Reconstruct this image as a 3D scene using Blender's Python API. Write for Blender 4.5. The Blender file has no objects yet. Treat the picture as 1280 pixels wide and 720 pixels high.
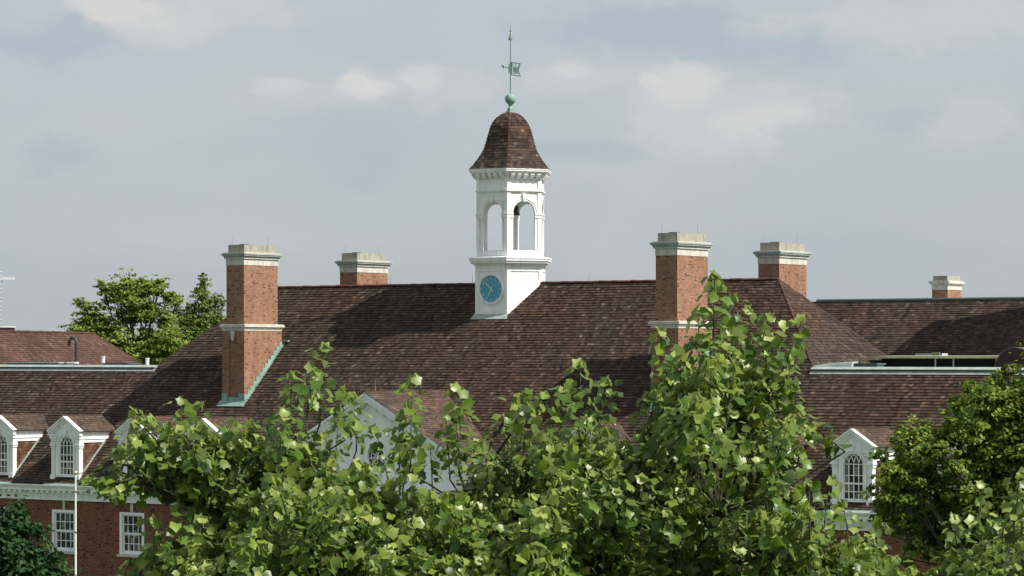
import bpy, math, random
import numpy as np
from mathutils import Vector, Matrix

random.seed(7)
rng = np.random.default_rng(11)
sc = bpy.context.scene
COL = sc.collection
R = math.radians

# ----------------------------------------------------------------------------
# site frame: x runs along the main ridge, -y is the front of the hall, z up
# ----------------------------------------------------------------------------
TH = R(35)
RIGHT = np.array([math.cos(TH), math.sin(TH), 0.0])
FWD = np.array([-math.sin(TH), math.cos(TH), 0.0])
CAM = .13 * RIGHT - 170.0 * FWD
CAM[2] = 18.0
FPX = 3742.0


def site(x, y, d):
    """A point of the site d metres in front of the photographer's stand."""
    return CAM + d * (FWD + RIGHT * ((x - 640) / FPX) + np.array([0, 0, 1.0]) * ((444 - y) / FPX))


# ----------------------------------------------------------------------------
# node helpers and materials
# ----------------------------------------------------------------------------
class NT:
    def __init__(self, name):
        self.m = bpy.data.materials.new(name)
        self.m.use_nodes = True
        self.t = self.m.node_tree
        self.b = self.t.nodes['Principled BSDF']
        self.out = self.t.nodes['Material Output']

    def n(self, typ, **kw):
        nd = self.t.nodes.new(typ)
        for k, v in kw.items():
            if k in nd.inputs:
                nd.inputs[k].default_value = v
            else:
                setattr(nd, k, v)
        return nd

    def l(self, a, b):
        self.t.links.new(a, b)

    def ramp(self, src, stops, interp='LINEAR'):
        r = self.t.nodes.new('ShaderNodeValToRGB')
        r.color_ramp.interpolation = interp
        el = r.color_ramp.elements
        while len(el) < len(stops):
            el.new(.5)
        for e, (p, c) in zip(el, stops):
            e.position = p
            e.color = (*c, 1)
        if src is not None:
            self.l(src, r.inputs[0])
        return r.outputs[0]

    def mix(self, fac, a, b, mode='MIX'):
        m = self.t.nodes.new('ShaderNodeMix')
        m.data_type = 'RGBA'
        m.blend_type = mode
        for sock, v in ((m.inputs[0], fac), (m.inputs[6], a), (m.inputs[7], b)):
            if hasattr(v, 'links'):
                self.l(v, sock)
            elif isinstance(v, tuple):
                sock.default_value = (*v, 1)
            else:
                sock.default_value = v
        return m.outputs[2]

    def noise(self, scale, detail=3, vec=None, rough=.55):
        nd = self.t.nodes.new('ShaderNodeTexNoise')
        nd.inputs['Scale'].default_value = scale
        nd.inputs['Detail'].default_value = detail
        nd.inputs['Roughness'].default_value = rough
        if vec is None:
            vec = self.objc()
        self.l(vec, nd.inputs['Vector'])
        return nd.outputs[0]

    def objc(self):
        g = self.t.nodes.new('ShaderNodeNewGeometry')
        return g.outputs['Position']

    def uv(self):
        return self.t.nodes.new('ShaderNodeTexCoord').outputs['UV']

    def attr(self, name):
        a = self.t.nodes.new('ShaderNodeAttribute')
        a.attribute_name = name
        return a.outputs['Fac']

    def bump(self, h, strength=.3, dist=.02):
        b = self.t.nodes.new('ShaderNodeBump')
        b.inputs['Strength'].default_value = strength
        b.inputs['Distance'].default_value = dist
        self.l(h, b.inputs['Height'])
        self.l(b.outputs[0], self.b.inputs['Normal'])


def simple(name, col, rough=.6, var=.12, scale=1.5, metal=0, spec=.4, streak=None, peel=False):
    t = NT(name)
    lo = tuple(c * (1 - var) for c in col)
    hi = tuple(min(.9, c * (1 + var)) for c in col)
    c = t.ramp(t.noise(scale, 5), [(.3, lo), (.7, hi)])
    if peel:
        c = t.mix(t.ramp(t.noise(6.5, 7, rough=.7), [(.655, (0, 0, 0)), (.70, (.55, .55, .55))]), c, (.30, .29, .26))
    if streak:
        mp = t.n('ShaderNodeMapping')
        mp.inputs['Scale'].default_value = (3.0, 3.0, .5)
        t.l(t.objc(), mp.inputs['Vector'])
        f = t.ramp(t.noise(1.6, 5, mp.outputs[0]), [(.48, (0, 0, 0)), (.72, (1, 1, 1))])
        c = t.mix(f, c, streak)
    t.l(c, t.b.inputs['Base Color'])
    t.b.inputs['Roughness'].default_value = rough
    t.b.inputs['Metallic'].default_value = metal
    t.b.inputs['Specular IOR Level'].default_value = spec
    return t.m


def tile_mat(name, stops, patch):
    t = NT(name)
    c = t.ramp(t.attr('tint'), stops)
    f = t.ramp(t.noise(.28, 5, rough=.65), [(.42, (0, 0, 0)), (.7, (1, 1, 1))])
    c = t.mix(f, c, t.mix(1.0, c, patch, 'MULTIPLY'))
    o_ = t.ramp(t.noise(.17, 4, rough=.6), [(.45, (0, 0, 0)), (.66, (1, 1, 1))])
    c = t.mix(o_, c, t.mix(1.0, c, (.80, .90, .82), 'MULTIPLY'))
    mp = t.n('ShaderNodeMapping')
    mp.inputs['Scale'].default_value = (1.6, .22, .22)
    t.l(t.objc(), mp.inputs['Vector'])
    st = t.ramp(t.noise(1.3, 6, mp.outputs[0], .7), [(.35, (.66, .66, .66)), (.6, (1.1, 1.1, 1.1))])
    c = t.mix(1.0, c, st, 'MULTIPLY')
    g = t.ramp(t.noise(5.0, 4), [(.3, (.72, .72, .72)), (.7, (1.25, 1.25, 1.25))])
    c = t.mix(1.0, c, g, 'MULTIPLY')
    t.l(c, t.b.inputs['Base Color'])
    t.b.inputs['Roughness'].default_value = .82
    t.b.inputs['Specular IOR Level'].default_value = .25
    t.bump(t.noise(30, 3), .35, .01)
    return t.m


def brick_mat(name, stops, mortar=(.30, .25, .21), stain=.25):
    t = NT(name)
    b = t.n('ShaderNodeTexBrick')
    for k, v in (('Color1', (0, 0, 0, 1)), ('Color2', (1, 1, 1, 1)), ('Mortar', (.5, .5, .5, 1)), ('Scale', 1.0),
                 ('Mortar Size', .006), ('Mortar Smooth', .1), ('Bias', 0.0), ('Brick Width', .20), ('Row Height', .074)):
        b.inputs[k].default_value = v
    t.l(t.uv(), b.inputs['Vector'])
    c = t.ramp(b.outputs['Color'], stops)
    n = t.ramp(t.noise(.8, 6), [(.3, (.86, .86, .86)), (.7, (1.10, 1.10, 1.10))])
    c = t.mix(1.0, c, n, 'MULTIPLY')
    mp = t.n('ShaderNodeMapping')
    mp.inputs['Scale'].default_value = (2.2, 2.2, .3)
    t.l(t.objc(), mp.inputs['Vector'])
    st = t.ramp(t.noise(1.2, 6, mp.outputs[0], .65), [(.34, (.80, .79, .78)), (.58, (1.03, 1.03, 1.03))])
    c = t.mix(b.outputs['Fac'], c, mortar)
    c = t.mix(1.0, c, st, 'MULTIPLY')
    t.l(c, t.b.inputs['Base Color'])
    t.b.inputs['Roughness'].default_value = .9
    t.b.inputs['Specular IOR Level'].default_value = .2
    inv = t.n('ShaderNodeMath', operation='SUBTRACT')
    inv.inputs[0].default_value = 1
    t.l(b.outputs['Fac'], inv.inputs[1])
    t.bump(inv.outputs[0], .5, .01)
    return t.m


def leaf_mat(name, stops, trans=.3, rough=.42, spec=.45, back=None):
    t = NT(name)
    c = t.ramp(t.attr('tint'), stops)
    if back:
        g = t.n('ShaderNodeNewGeometry')
        c = t.mix(g.outputs['Backfacing'], c, t.mix(.6, c, back))
    t.l(c, t.b.inputs['Base Color'])
    t.b.inputs['Roughness'].default_value = rough
    t.b.inputs['Specular IOR Level'].default_value = spec
    tr = t.n('ShaderNodeBsdfTranslucent')
    hs = t.n('ShaderNodeHueSaturation')
    hs.inputs['Hue'].default_value = .485
    hs.inputs['Saturation'].default_value = 1.1
    hs.inputs['Value'].default_value = 1.5
    t.l(c, hs.inputs['Color'])
    t.l(hs.outputs[0], tr.inputs['Color'])
    mx = t.n('ShaderNodeMixShader')
    mx.inputs[0].default_value = trans
    t.l(t.b.outputs[0], mx.inputs[1])
    t.l(tr.outputs[0], mx.inputs[2])
    t.l(mx.outputs[0], t.out.inputs['Surface'])
    return t.m


def glass_mat():
    t = NT('window_glass')
    sn = t.n('ShaderNodeVectorMath', operation='SNAP')
    sn.inputs[1].default_value = (.26, .42, 1)
    t.l(t.uv(), sn.inputs[0])
    w = t.n('ShaderNodeTexWhiteNoise', noise_dimensions='4D')
    t.l(sn.outputs[0], w.inputs['Vector'])
    oi = t.n('ShaderNodeObjectInfo')
    t.l(oi.outputs['Random'], w.inputs['W'])
    c = t.ramp(w.outputs[0], [(0, (.008, .009, .01)), (.55, (.02, .022, .024)), (.8, (.10, .10, .10)), (1, (.24, .235, .22))])
    t.l(c, t.b.inputs['Base Color'])
    t.b.inputs['Roughness'].default_value = .06
    t.b.inputs['Specular IOR Level'].default_value = .55
    t.bump(t.noise(3.0, 2), .08, .02)
    return t.m


M = dict(
    tile=tile_mat('clay_tile', [(0, (.018, .0125, .0100)), (.22, (.032, .0222, .0172)), (.5, (.054, .0365, .0278)), (.75, (.079, .055, .042)),
                                (.92, (.104, .077, .060)), (1, (.13, .10, .08))], (1.12, .80, .68)),
    tile_d=tile_mat('dormer_tile', [(0, (.045, .030, .023)), (.5, (.078, .053, .040)), (1, (.13, .092, .07))], (1.1, .85, .75)),
    tile_r=tile_mat('red_tile', [(0, (.05, .026, .020)), (.4, (.085, .042, .030)), (.75, (.12, .060, .042)), (1, (.19, .125, .095))], (.7, .72, .74)),
    ridge=simple('ridge_tile', (.085, .030, .021), .8, .5, 2.5),
    hip=simple('hip_tile', (.055, .027, .020), .85, .5, 4),
    cheek=tile_mat('cheek_tile', [(0, (.05, .022, .015)), (.5, (.10, .048, .032)), (1, (.19, .12, .08))], (1, .8, .7)),
    brick=brick_mat('chimney_brick', [(0, (.04, .022, .017)), (.04, (.06, .03, .022)), (.08, (.215, .098, .053)), (.5, (.255, .120, .066)),
                                      (.85, (.29, .141, .079)), (1, (.33, .175, .105))]),
    brick2=brick_mat('wall_brick', [(0, (.02, .012, .01)), (.05, (.035, .016, .013)), (.08, (.155, .056, .034)), (.5, (.195, .074, .045)),
                                    (.9, (.23, .092, .057)), (1, (.26, .12, .078))], (.16, .10, .075)),
    white=simple('white_paint', (.81, .815, .81), .45, .04, 1.1, streak=(.62, .63, .60), peel=True),
    offwhite=simple('grey_white_paint', (.60, .62, .60), .55, .10, 4.0),
    stone=simple('limestone', (.50, .48, .43), .85, .16, 2.2, streak=(.33, .32, .28)),
    block=simple('cap_block', (.30, .285, .235), .9, .18, 2.5, streak=(.19, .185, .15)),
    copper=simple('green_copper', (.17, .275, .24), .65, .22, 1.8, streak=(.29, .375, .34)),
    copper_p=simple('pale_copper', (.30, .345, .32), .6, .2, 1.4, streak=(.20, .26, .24)),
    copper_d=simple('dark_copper', (.05, .10, .095), .6, .3, 2),
    copper_y=simple('yellowed_copper', (.26, .275, .15), .6, .2, 1.2, streak=(.30, .36, .26)),
    rodm=simple('aged_bronze', (.13, .20, .17), .55, .25, 3),
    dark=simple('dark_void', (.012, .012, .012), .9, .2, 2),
    iron=simple('dark_iron', (.045, .042, .04), .6, .3, 3),
    brown=simple('brown_sheet', (.026, .019, .018), .8, .25, 3, spec=.12),
    vault=simple('vault_sheet', (.10, .088, .085), .7, .2, 3, spec=.2),
    lead=simple('grey_membrane', (.40, .43, .42), .7, .15, 1),
    gold=simple('gilt', (.80, .58, .26), .3, .1, 3, metal=.9),
    polew=simple('pole_paint', (.72, .73, .72), .4, .06, 2),
    dial=simple('blue_dial', (.085, .32, .47), .5, .10, 3),
    gilt=simple('pale_gilt', (.60, .66, .66), .5, .05, 3),
    glass=glass_mat(),
    bark=simple('tree_bark', (.06, .05, .04), .9, .3, 6),
    bark_g=simple('young_bark', (.065, .062, .035), .85, .25, 9),
    grass=simple('lawn', (.045, .085, .025), .95, .35, .35),
    path=simple('concrete_path', (.36, .35, .32), .9, .1, .8),
    tulip=leaf_mat('tulip_leaf', [(0, (.022, .052, .008)), (.35, (.068, .130, .014)), (.7, (.142, .215, .026)), (1, (.29, .35, .09))], .32, .40, .38, (.21, .28, .13)),
    leaf_r=leaf_mat('ash_leaf', [(0, (.045, .090, .014)), (.5, (.135, .205, .030)), (1, (.28, .34, .07))], .38, .55, .2),
    leaf_d=leaf_mat('dark_leaf', [(0, (.012, .038, .012)), (.6, (.024, .066, .018)), (1, (.05, .10, .026))], .2, .6, .15),
    leaf_y=leaf_mat('honey_leaf', [(0, (.09, .145, .03)), (.5, (.18, .26, .05)), (1, (.31, .38, .09))], .42, .6, .2),
    leaf_b=leaf_mat('bluish_leaf', [(0, (.075, .12, .028)), (.6, (.15, .21, .048)), (1, (.24, .30, .085))], .42, .6, .2),
)


# ----------------------------------------------------------------------------
# mesh helpers
# ----------------------------------------------------------------------------
WLOC = {}


def wl(p):
    return np.array(WLOC.get(p.name, (0, 0, 0)), float) if p is not None else np.zeros(3)


class MB:
    """Collects polygons for ONE mesh object."""

    def __init__(self):
        self.v, self.f, self.mi, self.tint = [], [], [], []
        self.mats = []

    def m(self, mat):
        if mat not in self.mats:
            self.mats.append(mat)
        return self.mats.index(mat)

    def poly(self, pts, mat, tint=.5):
        k = len(self.v)
        self.v += [tuple(map(float, p)) for p in pts]
        self.f.append(list(range(k, k + len(pts))))
        self.mi.append(self.m(mat))
        self.tint.append(tint)

    def hexa(self, p, mat):
        """eight corners: bottom 0-3 anticlockwise, top 4-7"""
        k = len(self.v)
        self.v += [tuple(map(float, q)) for q in p]
        for f in ((3, 2, 1, 0), (4, 5, 6, 7), (0, 1, 5, 4), (1, 2, 6, 5), (2, 3, 7, 6), (3, 0, 4, 7)):
            self.f.append([k + i for i in f])
            self.mi.append(self.m(mat))
            self.tint.append(.5)

    def box(self, x0, x1, y0, y1, z0, z1, mat):
        self.hexa([(x0, y0, z0), (x1, y0, z0), (x1, y1, z0), (x0, y1, z0), (x0, y0, z1), (x1, y0, z1), (x1, y1, z1), (x0, y1, z1)], mat)

    def prism(self, pts, vec, mat):
        """planar outline pts (anticlockwise seen against vec) extruded by vec"""
        n = len(pts)
        k = len(self.v)
        vec = np.array(vec, float)
        self.v += [tuple(map(float, p)) for p in pts] + [tuple(np.array(p, float) + vec) for p in pts]
        fs = [list(range(n))[::-1], list(range(n, 2 * n))] + [[i, (i + 1) % n, n + (i + 1) % n, n + i] for i in range(n)]
        for f in fs:
            self.f.append([k + i for i in f])
            self.mi.append(self.m(mat))
            self.tint.append(.5)

    def ring(self, rad, z0, z1, mat, n=6, rot=0, c=(0, 0), rad2=None):
        """n-sided frustum"""
        r2 = rad if rad2 is None else rad2
        a = [rot + 2 * math.pi * i / n for i in range(n)]
        lo = [(c[0] + rad * math.cos(t), c[1] + rad * math.sin(t), z0) for t in a]
        hi = [(c[0] + r2 * math.cos(t), c[1] + r2 * math.sin(t), z1) for t in a]
        self.loft([lo, hi], mat)

    def loft(self, rings, mat, cap=True, closed=True):
        k = len(self.v)
        n = len(rings[0])
        for r in rings:
            self.v += [tuple(map(float, p)) for p in r]
        mi = self.m(mat)
        for j in range(len(rings) - 1):
            for i in range(n if closed else n - 1):
                a, b = k + j * n + i, k + j * n + (i + 1) % n
                self.f.append([a, b, b + n, a + n])
                self.mi.append(mi)
                self.tint.append(.5)
        if cap:
            self.f.append([k + i for i in range(n)][::-1])
            self.f.append([k + (len(rings) - 1) * n + i for i in range(n)])
            self.mi += [mi, mi]
            self.tint += [.5, .5]

    def lathe(self, prof, c, mat, n=12):
        self.loft([[(c[0] + r * math.cos(2 * math.pi * i / n), c[1] + r * math.sin(2 * math.pi * i / n), c[2] + z) for i in range(n)] for r, z in prof], mat)

    def tube(self, pts, rad, mat, n=6):
        pts = [np.array(p, float) for p in pts]
        rads = rad if isinstance(rad, (list, tuple)) else [rad] * len(pts)
        rings = []
        for i, p in enumerate(pts):
            d = pts[min(i + 1, len(pts) - 1)] - pts[max(i - 1, 0)]
            d /= np.linalg.norm(d) + 1e-9
            a = np.cross(d, (0, 0, 1) if abs(d[2]) < .9 else (1, 0, 0))
            a /= np.linalg.norm(a)
            b = np.cross(d, a)
            rings.append([p + rads[i] * (a * math.cos(2 * math.pi * k / n) + b * math.sin(2 * math.pi * k / n)) for k in range(n)])
        self.loft(rings, mat)

    def bar(self, a, b, w, up, mat, h=None):
        """square bar from a to b; w across, h along 'up'"""
        a, b, up = np.array(a, float), np.array(b, float), np.array(up, float)
        h = h or w
        d = (b - a) / (np.linalg.norm(b - a) + 1e-9)
        s = np.cross(d, up)
        s /= np.linalg.norm(s)
        u = np.cross(s, d)
        q = lambda p, i, j: p + s * (w / 2 * i) + u * (h / 2 * j)
        self.hexa([q(a, -1, -1), q(a, 1, -1), q(b, 1, -1), q(b, -1, -1), q(a, -1, 1), q(a, 1, 1), q(b, 1, 1), q(b, -1, 1)], mat)

    def xform(self, fn, start=0):
        self.v = self.v[:start] + [tuple(map(float, fn(np.array(p)))) for p in self.v[start:]]

    def build(self, name, parent=None, smooth=False, origin=None):
        off = wl(parent) if origin is None else np.array(origin, float)
        me = bpy.data.meshes.new(name)
        vv = np.array(self.v) - off
        me.from_pydata([tuple(p) for p in vv], [], self.f)
        for m in self.mats:
            me.materials.append(m)
        me.polygons.foreach_set('material_index', self.mi)
        at = me.attributes.new('tint', 'FLOAT', 'FACE')
        at.data.foreach_set('value', self.tint)
        metric_uv(me)
        if smooth:
            me.polygons.foreach_set('use_smooth', [True] * len(me.polygons))
        me.update()
        o = bpy.data.objects.new(name, me)
        COL.objects.link(o)
        if parent is not None:
            o.parent = parent
        WLOC[o.name] = tuple(off)
        if parent is None and origin is not None:
            o.location = tuple(off)
        return o


def metric_uv(me):
    """uv in metres on every face, v up the slope"""
    nl = len(me.loops)
    if not nl:
        return
    co = np.empty(len(me.vertices) * 3)
    me.vertices.foreach_get('co', co)
    co = co.reshape(-1, 3)
    vi = np.empty(nl, int)
    me.loops.foreach_get('vertex_index', vi)
    nm = np.empty(len(me.polygons) * 3)
    me.polygons.foreach_get('normal', nm)
    nm = nm.reshape(-1, 3)
    tot = np.empty(len(me.polygons), int)
    me.polygons.foreach_get('loop_total', tot)
    pn = np.repeat(nm, tot, axis=0)
    u = np.cross(np.array([0, 0, 1.0]), pn)
    ln = np.linalg.norm(u, axis=1)
    flat = ln < .1
    u[flat] = (1, 0, 0)
    ln[flat] = 1
    u /= ln[:, None]
    v = np.cross(pn, u)
    p = co[vi]
    uv = np.stack([(p * u).sum(1), (p * v).sum(1)], 1).astype(np.float32)
    lay = me.uv_layers.new(name='UVMap')
    lay.data.foreach_set('uv', uv.ravel())


def np_mesh(name, V, Q, tint, mat, parent):
    """quad soup from arrays"""
    me = bpy.data.meshes.new(name)
    V = V - wl(parent)
    me.vertices.add(len(V))
    me.vertices.foreach_set('co', V.astype(np.float32).ravel())
    me.loops.add(Q.size)
    me.loops.foreach_set('vertex_index', Q.astype(np.int32).ravel())
    me.polygons.add(len(Q))
    me.polygons.foreach_set('loop_start', np.arange(0, Q.size, 4, dtype=np.int32))
    me.polygons.foreach_set('loop_total', np.full(len(Q), 4, np.int32))
    me.materials.append(mat)
    at = me.attributes.new('tint', 'FLOAT', 'FACE')
    at.data.foreach_set('value', tint.astype(np.float32))
    me.update(calc_edges=True)
    me.validate()
    o = bpy.data.objects.new(name, me)
    COL.objects.link(o)
    o.parent = parent
    WLOC[o.name] = tuple(wl(parent))
    return o


def thing(name, label, cat, loc, group=None, rz=0):
    o = bpy.data.objects.new(name, None)
    COL.objects.link(o)
    o.location = tuple(map(float, loc))
    o.rotation_euler = (0, 0, rz)
    o.empty_display_size = .3
    o['label'] = label
    o['category'] = cat
    if group:
        o['group'] = group
    WLOC[o.name] = tuple(map(float, loc))
    return o


def structure(o):
    o['kind'] = 'structure'
    return o


def dup(o, parent, shift):
    """copy of a part with copies of its sub-parts"""
    c = o.copy()
    COL.objects.link(c)
    c.parent = parent
    c.location = Vector(o.location) + Vector(shift)
    for ch in list(o.children):
        d = ch.copy()
        COL.objects.link(d)
        d.parent = c
    return c


# ----------------------------------------------------------------------------
# tile courses laid on a plane
# ----------------------------------------------------------------------------
def courses(mb, O, u, v, n, V, limits, mat, e=.212, w=.22, t=.034, skip=None):
    """rows of lapped tiles: O + u*a + v*b; limits(b) gives the run of a for the row"""
    O, u, v, n = (np.array(q, float) for q in (O, u, v, n))
    rows = int(round(V / e))
    e = V / rows
    mi = mb.m(mat)
    drift = 0.0
    for i in range(rows):
        b0, b1 = i * e, (i + 1) * e + .004
        l0, l1 = limits(b0), limits(min(b1, V))
        if l0 is None or l1 is None or l0[1] - l0[0] < .05:
            continue
        a0 = l0[0]
        cuts = [a0]
        x = math.floor(a0 / w) * w + (w / 2 if i % 2 else 0) + random.uniform(-.02, .02)
        while x < l0[1] - .06:
            if x > a0 + .06:
                cuts.append(x)
            x += w * random.uniform(.92, 1.08)
        cuts.append(l0[1])
        k = len(mb.v)
        f0, f1 = l0[0], l0[1]
        top = []
        prev = .5
        for j in range(len(cuts) - 1):
            lift = t * random.uniform(.75, 1.25)
            for a in (cuts[j], cuts[j + 1]):
                s = (a - f0) / (f1 - f0)
                at = l1[0] + s * (l1[1] - l1[0]) if (l0 != l1) else a
                lo = O + u * a + v * (b0 + random.uniform(-.004, .004))
                mb.v.append(tuple(lo - n * .01))
                mb.v.append(tuple(lo + n * lift))
                mb.v.append(tuple(O + u * at + v * b1 + n * .002))
            tint = min(1, max(0, random.gauss(.45, .19)))
            if random.random() < .02:
                tint = random.uniform(.85, 1)
            q = k + j * 6
            mb.f.append([q, q + 3, q + 4, q + 1])
            mb.f.append([q + 1, q + 4, q + 5, q + 2])
            mb.mi += [mi, mi]
            mb.tint += [tint, tint]


def ridge_caps(mb, a, b, r, mat, step=.42):
    """overlapping half-round caps from a to b"""
    a, b = np.array(a, float), np.array(b, float)
    L = np.linalg.norm(b - a)
    k = max(1, int(L / step))
    d = (b - a) / L
    s = np.cross(d, (0, 0, 1.0))
    s /= np.linalg.norm(s)
    up = np.cross(s, d)
    for i in range(k):
        p, q = a + d * (L * i / k - .03), a + d * (L * (i + 1) / k)
        dz = random.uniform(-.012, .012)
        r0, r1 = r * random.uniform(1.0, 1.1), r * .92
        ring = lambda c, rr: [c + s * rr * math.cos(x) + up * (rr * .8 * math.sin(x) + dz) for x in np.linspace(-.25, math.pi + .25, 8)]
        mb.loft([ring(p, r0), ring(q, r1)], mat, cap=True, closed=True)


# ----------------------------------------------------------------------------
# ground
# ----------------------------------------------------------------------------
mb = MB()
S = 1500
mb.poly([(-S, -S, 0), (S, -S, 0), (S, S, 0), (-S, S, 0)], M['grass'])
structure(mb.build('ground'))
mb = MB()
mb.box(-60, 60, -36, -32, .002, .03, M['path'])
structure(mb.build('path'))

# ----------------------------------------------------------------------------
# the hall
# ----------------------------------------------------------------------------
hall = thing('brick_hall', 'long red brick hall with brown tiled hipped roof, white dormers and four tall chimneys', 'building', (0, 0, 0))
RZ, PM = 22.05, .97           # ridge height, pitch
HL, HR = -17.55, 17.55        # ridge ends
FLAT = 17.10                  # flat roofs of the wings
WX = 46.0                     # half length
EAVE = 10.45
SL = math.sqrt(1 + PM * PM)
ry = lambda z: (z - RZ) / PM  # y of the front slope at height z
WALLY = -11.40
WINX = [-28.98, -23.68, -18.38, -13.08]
DX = [-28.74, -23.44, -18.14, -12.84, 12.50, 17.80, 23.05, 28.28, 33.55]


def flat_edge(z):
    return (RZ - z) / PM


# walls -------------------------------------------------------------------
mb = MB()
WZ0, WZ1, WHW = 6.60, 9.00, .94
holes = sorted((c - WHW, c + WHW) for c in WINX)
xs = [-WX] + [x for h in holes for x in h] + [WX]
for i in range(len(xs) - 1):
    a, b = xs[i], xs[i + 1]
    if (a, b) in holes:
        mb.poly([(a, WALLY, 0), (b, WALLY, 0), (b, WALLY, WZ0), (a, WALLY, WZ0)], M['brick2'])
        mb.poly([(a, WALLY, WZ1), (b, WALLY, WZ1), (b, WALLY, 9.7), (a, WALLY, 9.7)], M['brick2'])
        for x, d in ((a, .3), (b, -.3)):
            mb.poly([(x, WALLY, WZ0), (x, WALLY + .3, WZ0), (x, WALLY + .3, WZ1), (x, WALLY, WZ1)][::1 if d > 0 else -1], M['brick2'])
        mb.poly([(a, WALLY, WZ1), (a, WALLY + .3, WZ1), (b, WALLY + .3, WZ1), (b, WALLY, WZ1)], M['brick2'])
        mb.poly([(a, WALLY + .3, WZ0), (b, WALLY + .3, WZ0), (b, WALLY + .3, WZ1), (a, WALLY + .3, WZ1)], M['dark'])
    else:
        mb.poly([(a, WALLY, 0), (b, WALLY, 0), (b, WALLY, 9.7), (a, WALLY, 9.7)], M['brick2'])
Y2 = 11.4
mb.poly([(WX, WALLY, 0), (WX, Y2, 0), (WX, Y2, 10.4), (WX, WALLY, 10.4)], M['brick2'])
mb.poly([(-WX, Y2, 0), (-WX, WALLY, 0), (-WX, WALLY, 10.4), (-WX, Y2, 10.4)], M['brick2'])
mb.poly([(WX, Y2, 0), (-WX, Y2, 0), (-WX, Y2, 10.4), (WX, Y2, 10.4)], M['brick2'])
mb.build('wall', hall)

# windows -----------------------------------------------------------------
def make_wall_window():
    f = MB()
    y0, y1 = WALLY - .035, WALLY + .20
    for x0, x1, z0, z1 in ((-WHW, -WHW + .17, WZ0, WZ1), (WHW - .17, WHW, WZ0, WZ1), (-WHW + .17, WHW - .17, WZ1 - .14, WZ1), (-WHW + .17, WHW - .17, WZ0, WZ0 + .05)):
        f.box(x0, x1, y0, y1, z0, z1, M['white'])
    f.box(-.09, .09, WALLY - .05, WALLY + .02, WZ1 + .003, 9.60, M['stone'])     # keystone over the head
    w = f.build('window', hall)
    s = MB()
    a = WHW - .17
    za, zb = WZ0 + .05, WZ1 - .14
    zm = (za + zb) / 2
    for (q0, q1, yy) in ((zm, zb, WALLY + .07), (za, zm, WALLY + .13)):
        st = .075
        s.box(-a, -a + st, yy, yy + .05, q0, q1, M['white'])
        s.box(a - st, a, yy, yy + .05, q0, q1, M['white'])
        s.box(-a + st, a - st, yy, yy + .05, q0, q0 + (.08 if q0 > za else .15), M['white'])
        s.box(-a + st, a - st, yy, yy + .05, q1 - .07, q1, M['white'])
        for k in range(1, 4):
            x = -a + 2 * a * k / 4
            s.box(x - .022, x + .022, yy + .008, yy + .04, q0 + .08, q1 - .07, M['white'])
        z = (q0 + q1) / 2
        s.box(-a + st, a - st, yy + .006, yy + .042, z - .022, z + .022, M['white'])
    s.build('sash', w)
    g = MB()
    g.poly([(-a, WALLY + .16, za), (a, WALLY + .16, za), (a, WALLY + .16, zm), (-a, WALLY + .16, zm)], M['glass'])
    g.poly([(-a, WALLY + .095, zm), (a, WALLY + .095, zm), (a, WALLY + .095, zb), (-a, WALLY + .095, zb)], M['glass'])
    g.build('pane', w)
    t = MB()
    t.box(-WHW - .12, WHW + .12, WALLY - .14, WALLY + .1, WZ0 - .15, WZ0 - .003, M['stone'])
    t.build('sill', w)
    return w


w0 = make_wall_window()
first = True
for c in WINX:
    if first:
        w0.location.x = c
        first = False
    else:
        dup(w0, hall, (c - WINX[0], 0, 0))

# eaves cornice -------------------------------------------------------------
def cornice_run(mb, x0, x1, yw, mat=None, sign=1):
    W = mat or M['white']
    mb.box(x0, x1, yw - .12, yw + .1, 9.56, 10.0, W)                   # frieze
    x = x0 + .05
    while x < x1 - .1:                                                 # fret of small lozenges on the frieze
        mb.prism([(x, yw - .122, 9.74), (x + .07, yw - .122, 9.67), (x + .14, yw - .122, 9.74), (x + .07, yw - .122, 9.81)], (0, -.03, 0), W)
        x += .19
    mb.box(x0, x1, yw - .17, yw - .118, 9.56, 9.62, W)
    mb.box(x0, x1, yw - .19, yw - .118, 9.90, 9.985, W)
    x = x0 + .1
    while x < x1 - .2:                                                 # modillions
        mb.box(x, x + .20, yw - .52, yw - .06, 10.0, 10.13, W)
        x += .44
    prof = [(-.05, 10.13), (-.56, 10.13), (-.56, 10.25), (-.60, 10.27), (-.68, 10.38), (-.72, 10.40), (-.72, 10.47), (-.05, 10.47)]
    k = len(mb.v)
    mb.prism([(x0, yw + a, b) for a, b in prof][::-1], (x1 - x0, 0, 0), W)


for xa, xb in ((-WX - .3, -10.9), (10.9, WX + .3)):
    mb = MB()
    cornice_run(mb, xa, xb, WALLY)
    mb.build('cornice', hall)

# main roof ------------------------------------------------------------------
mb = MB()
fe = flat_edge(FLAT)                         # 5.10
hx = HR + fe                                 # hip foot on the flat
n_f = np.array((0, -PM, 1)) / SL
v_f = np.array((0, 1, PM)) / SL
yb = ry(EAVE) - .02
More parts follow.
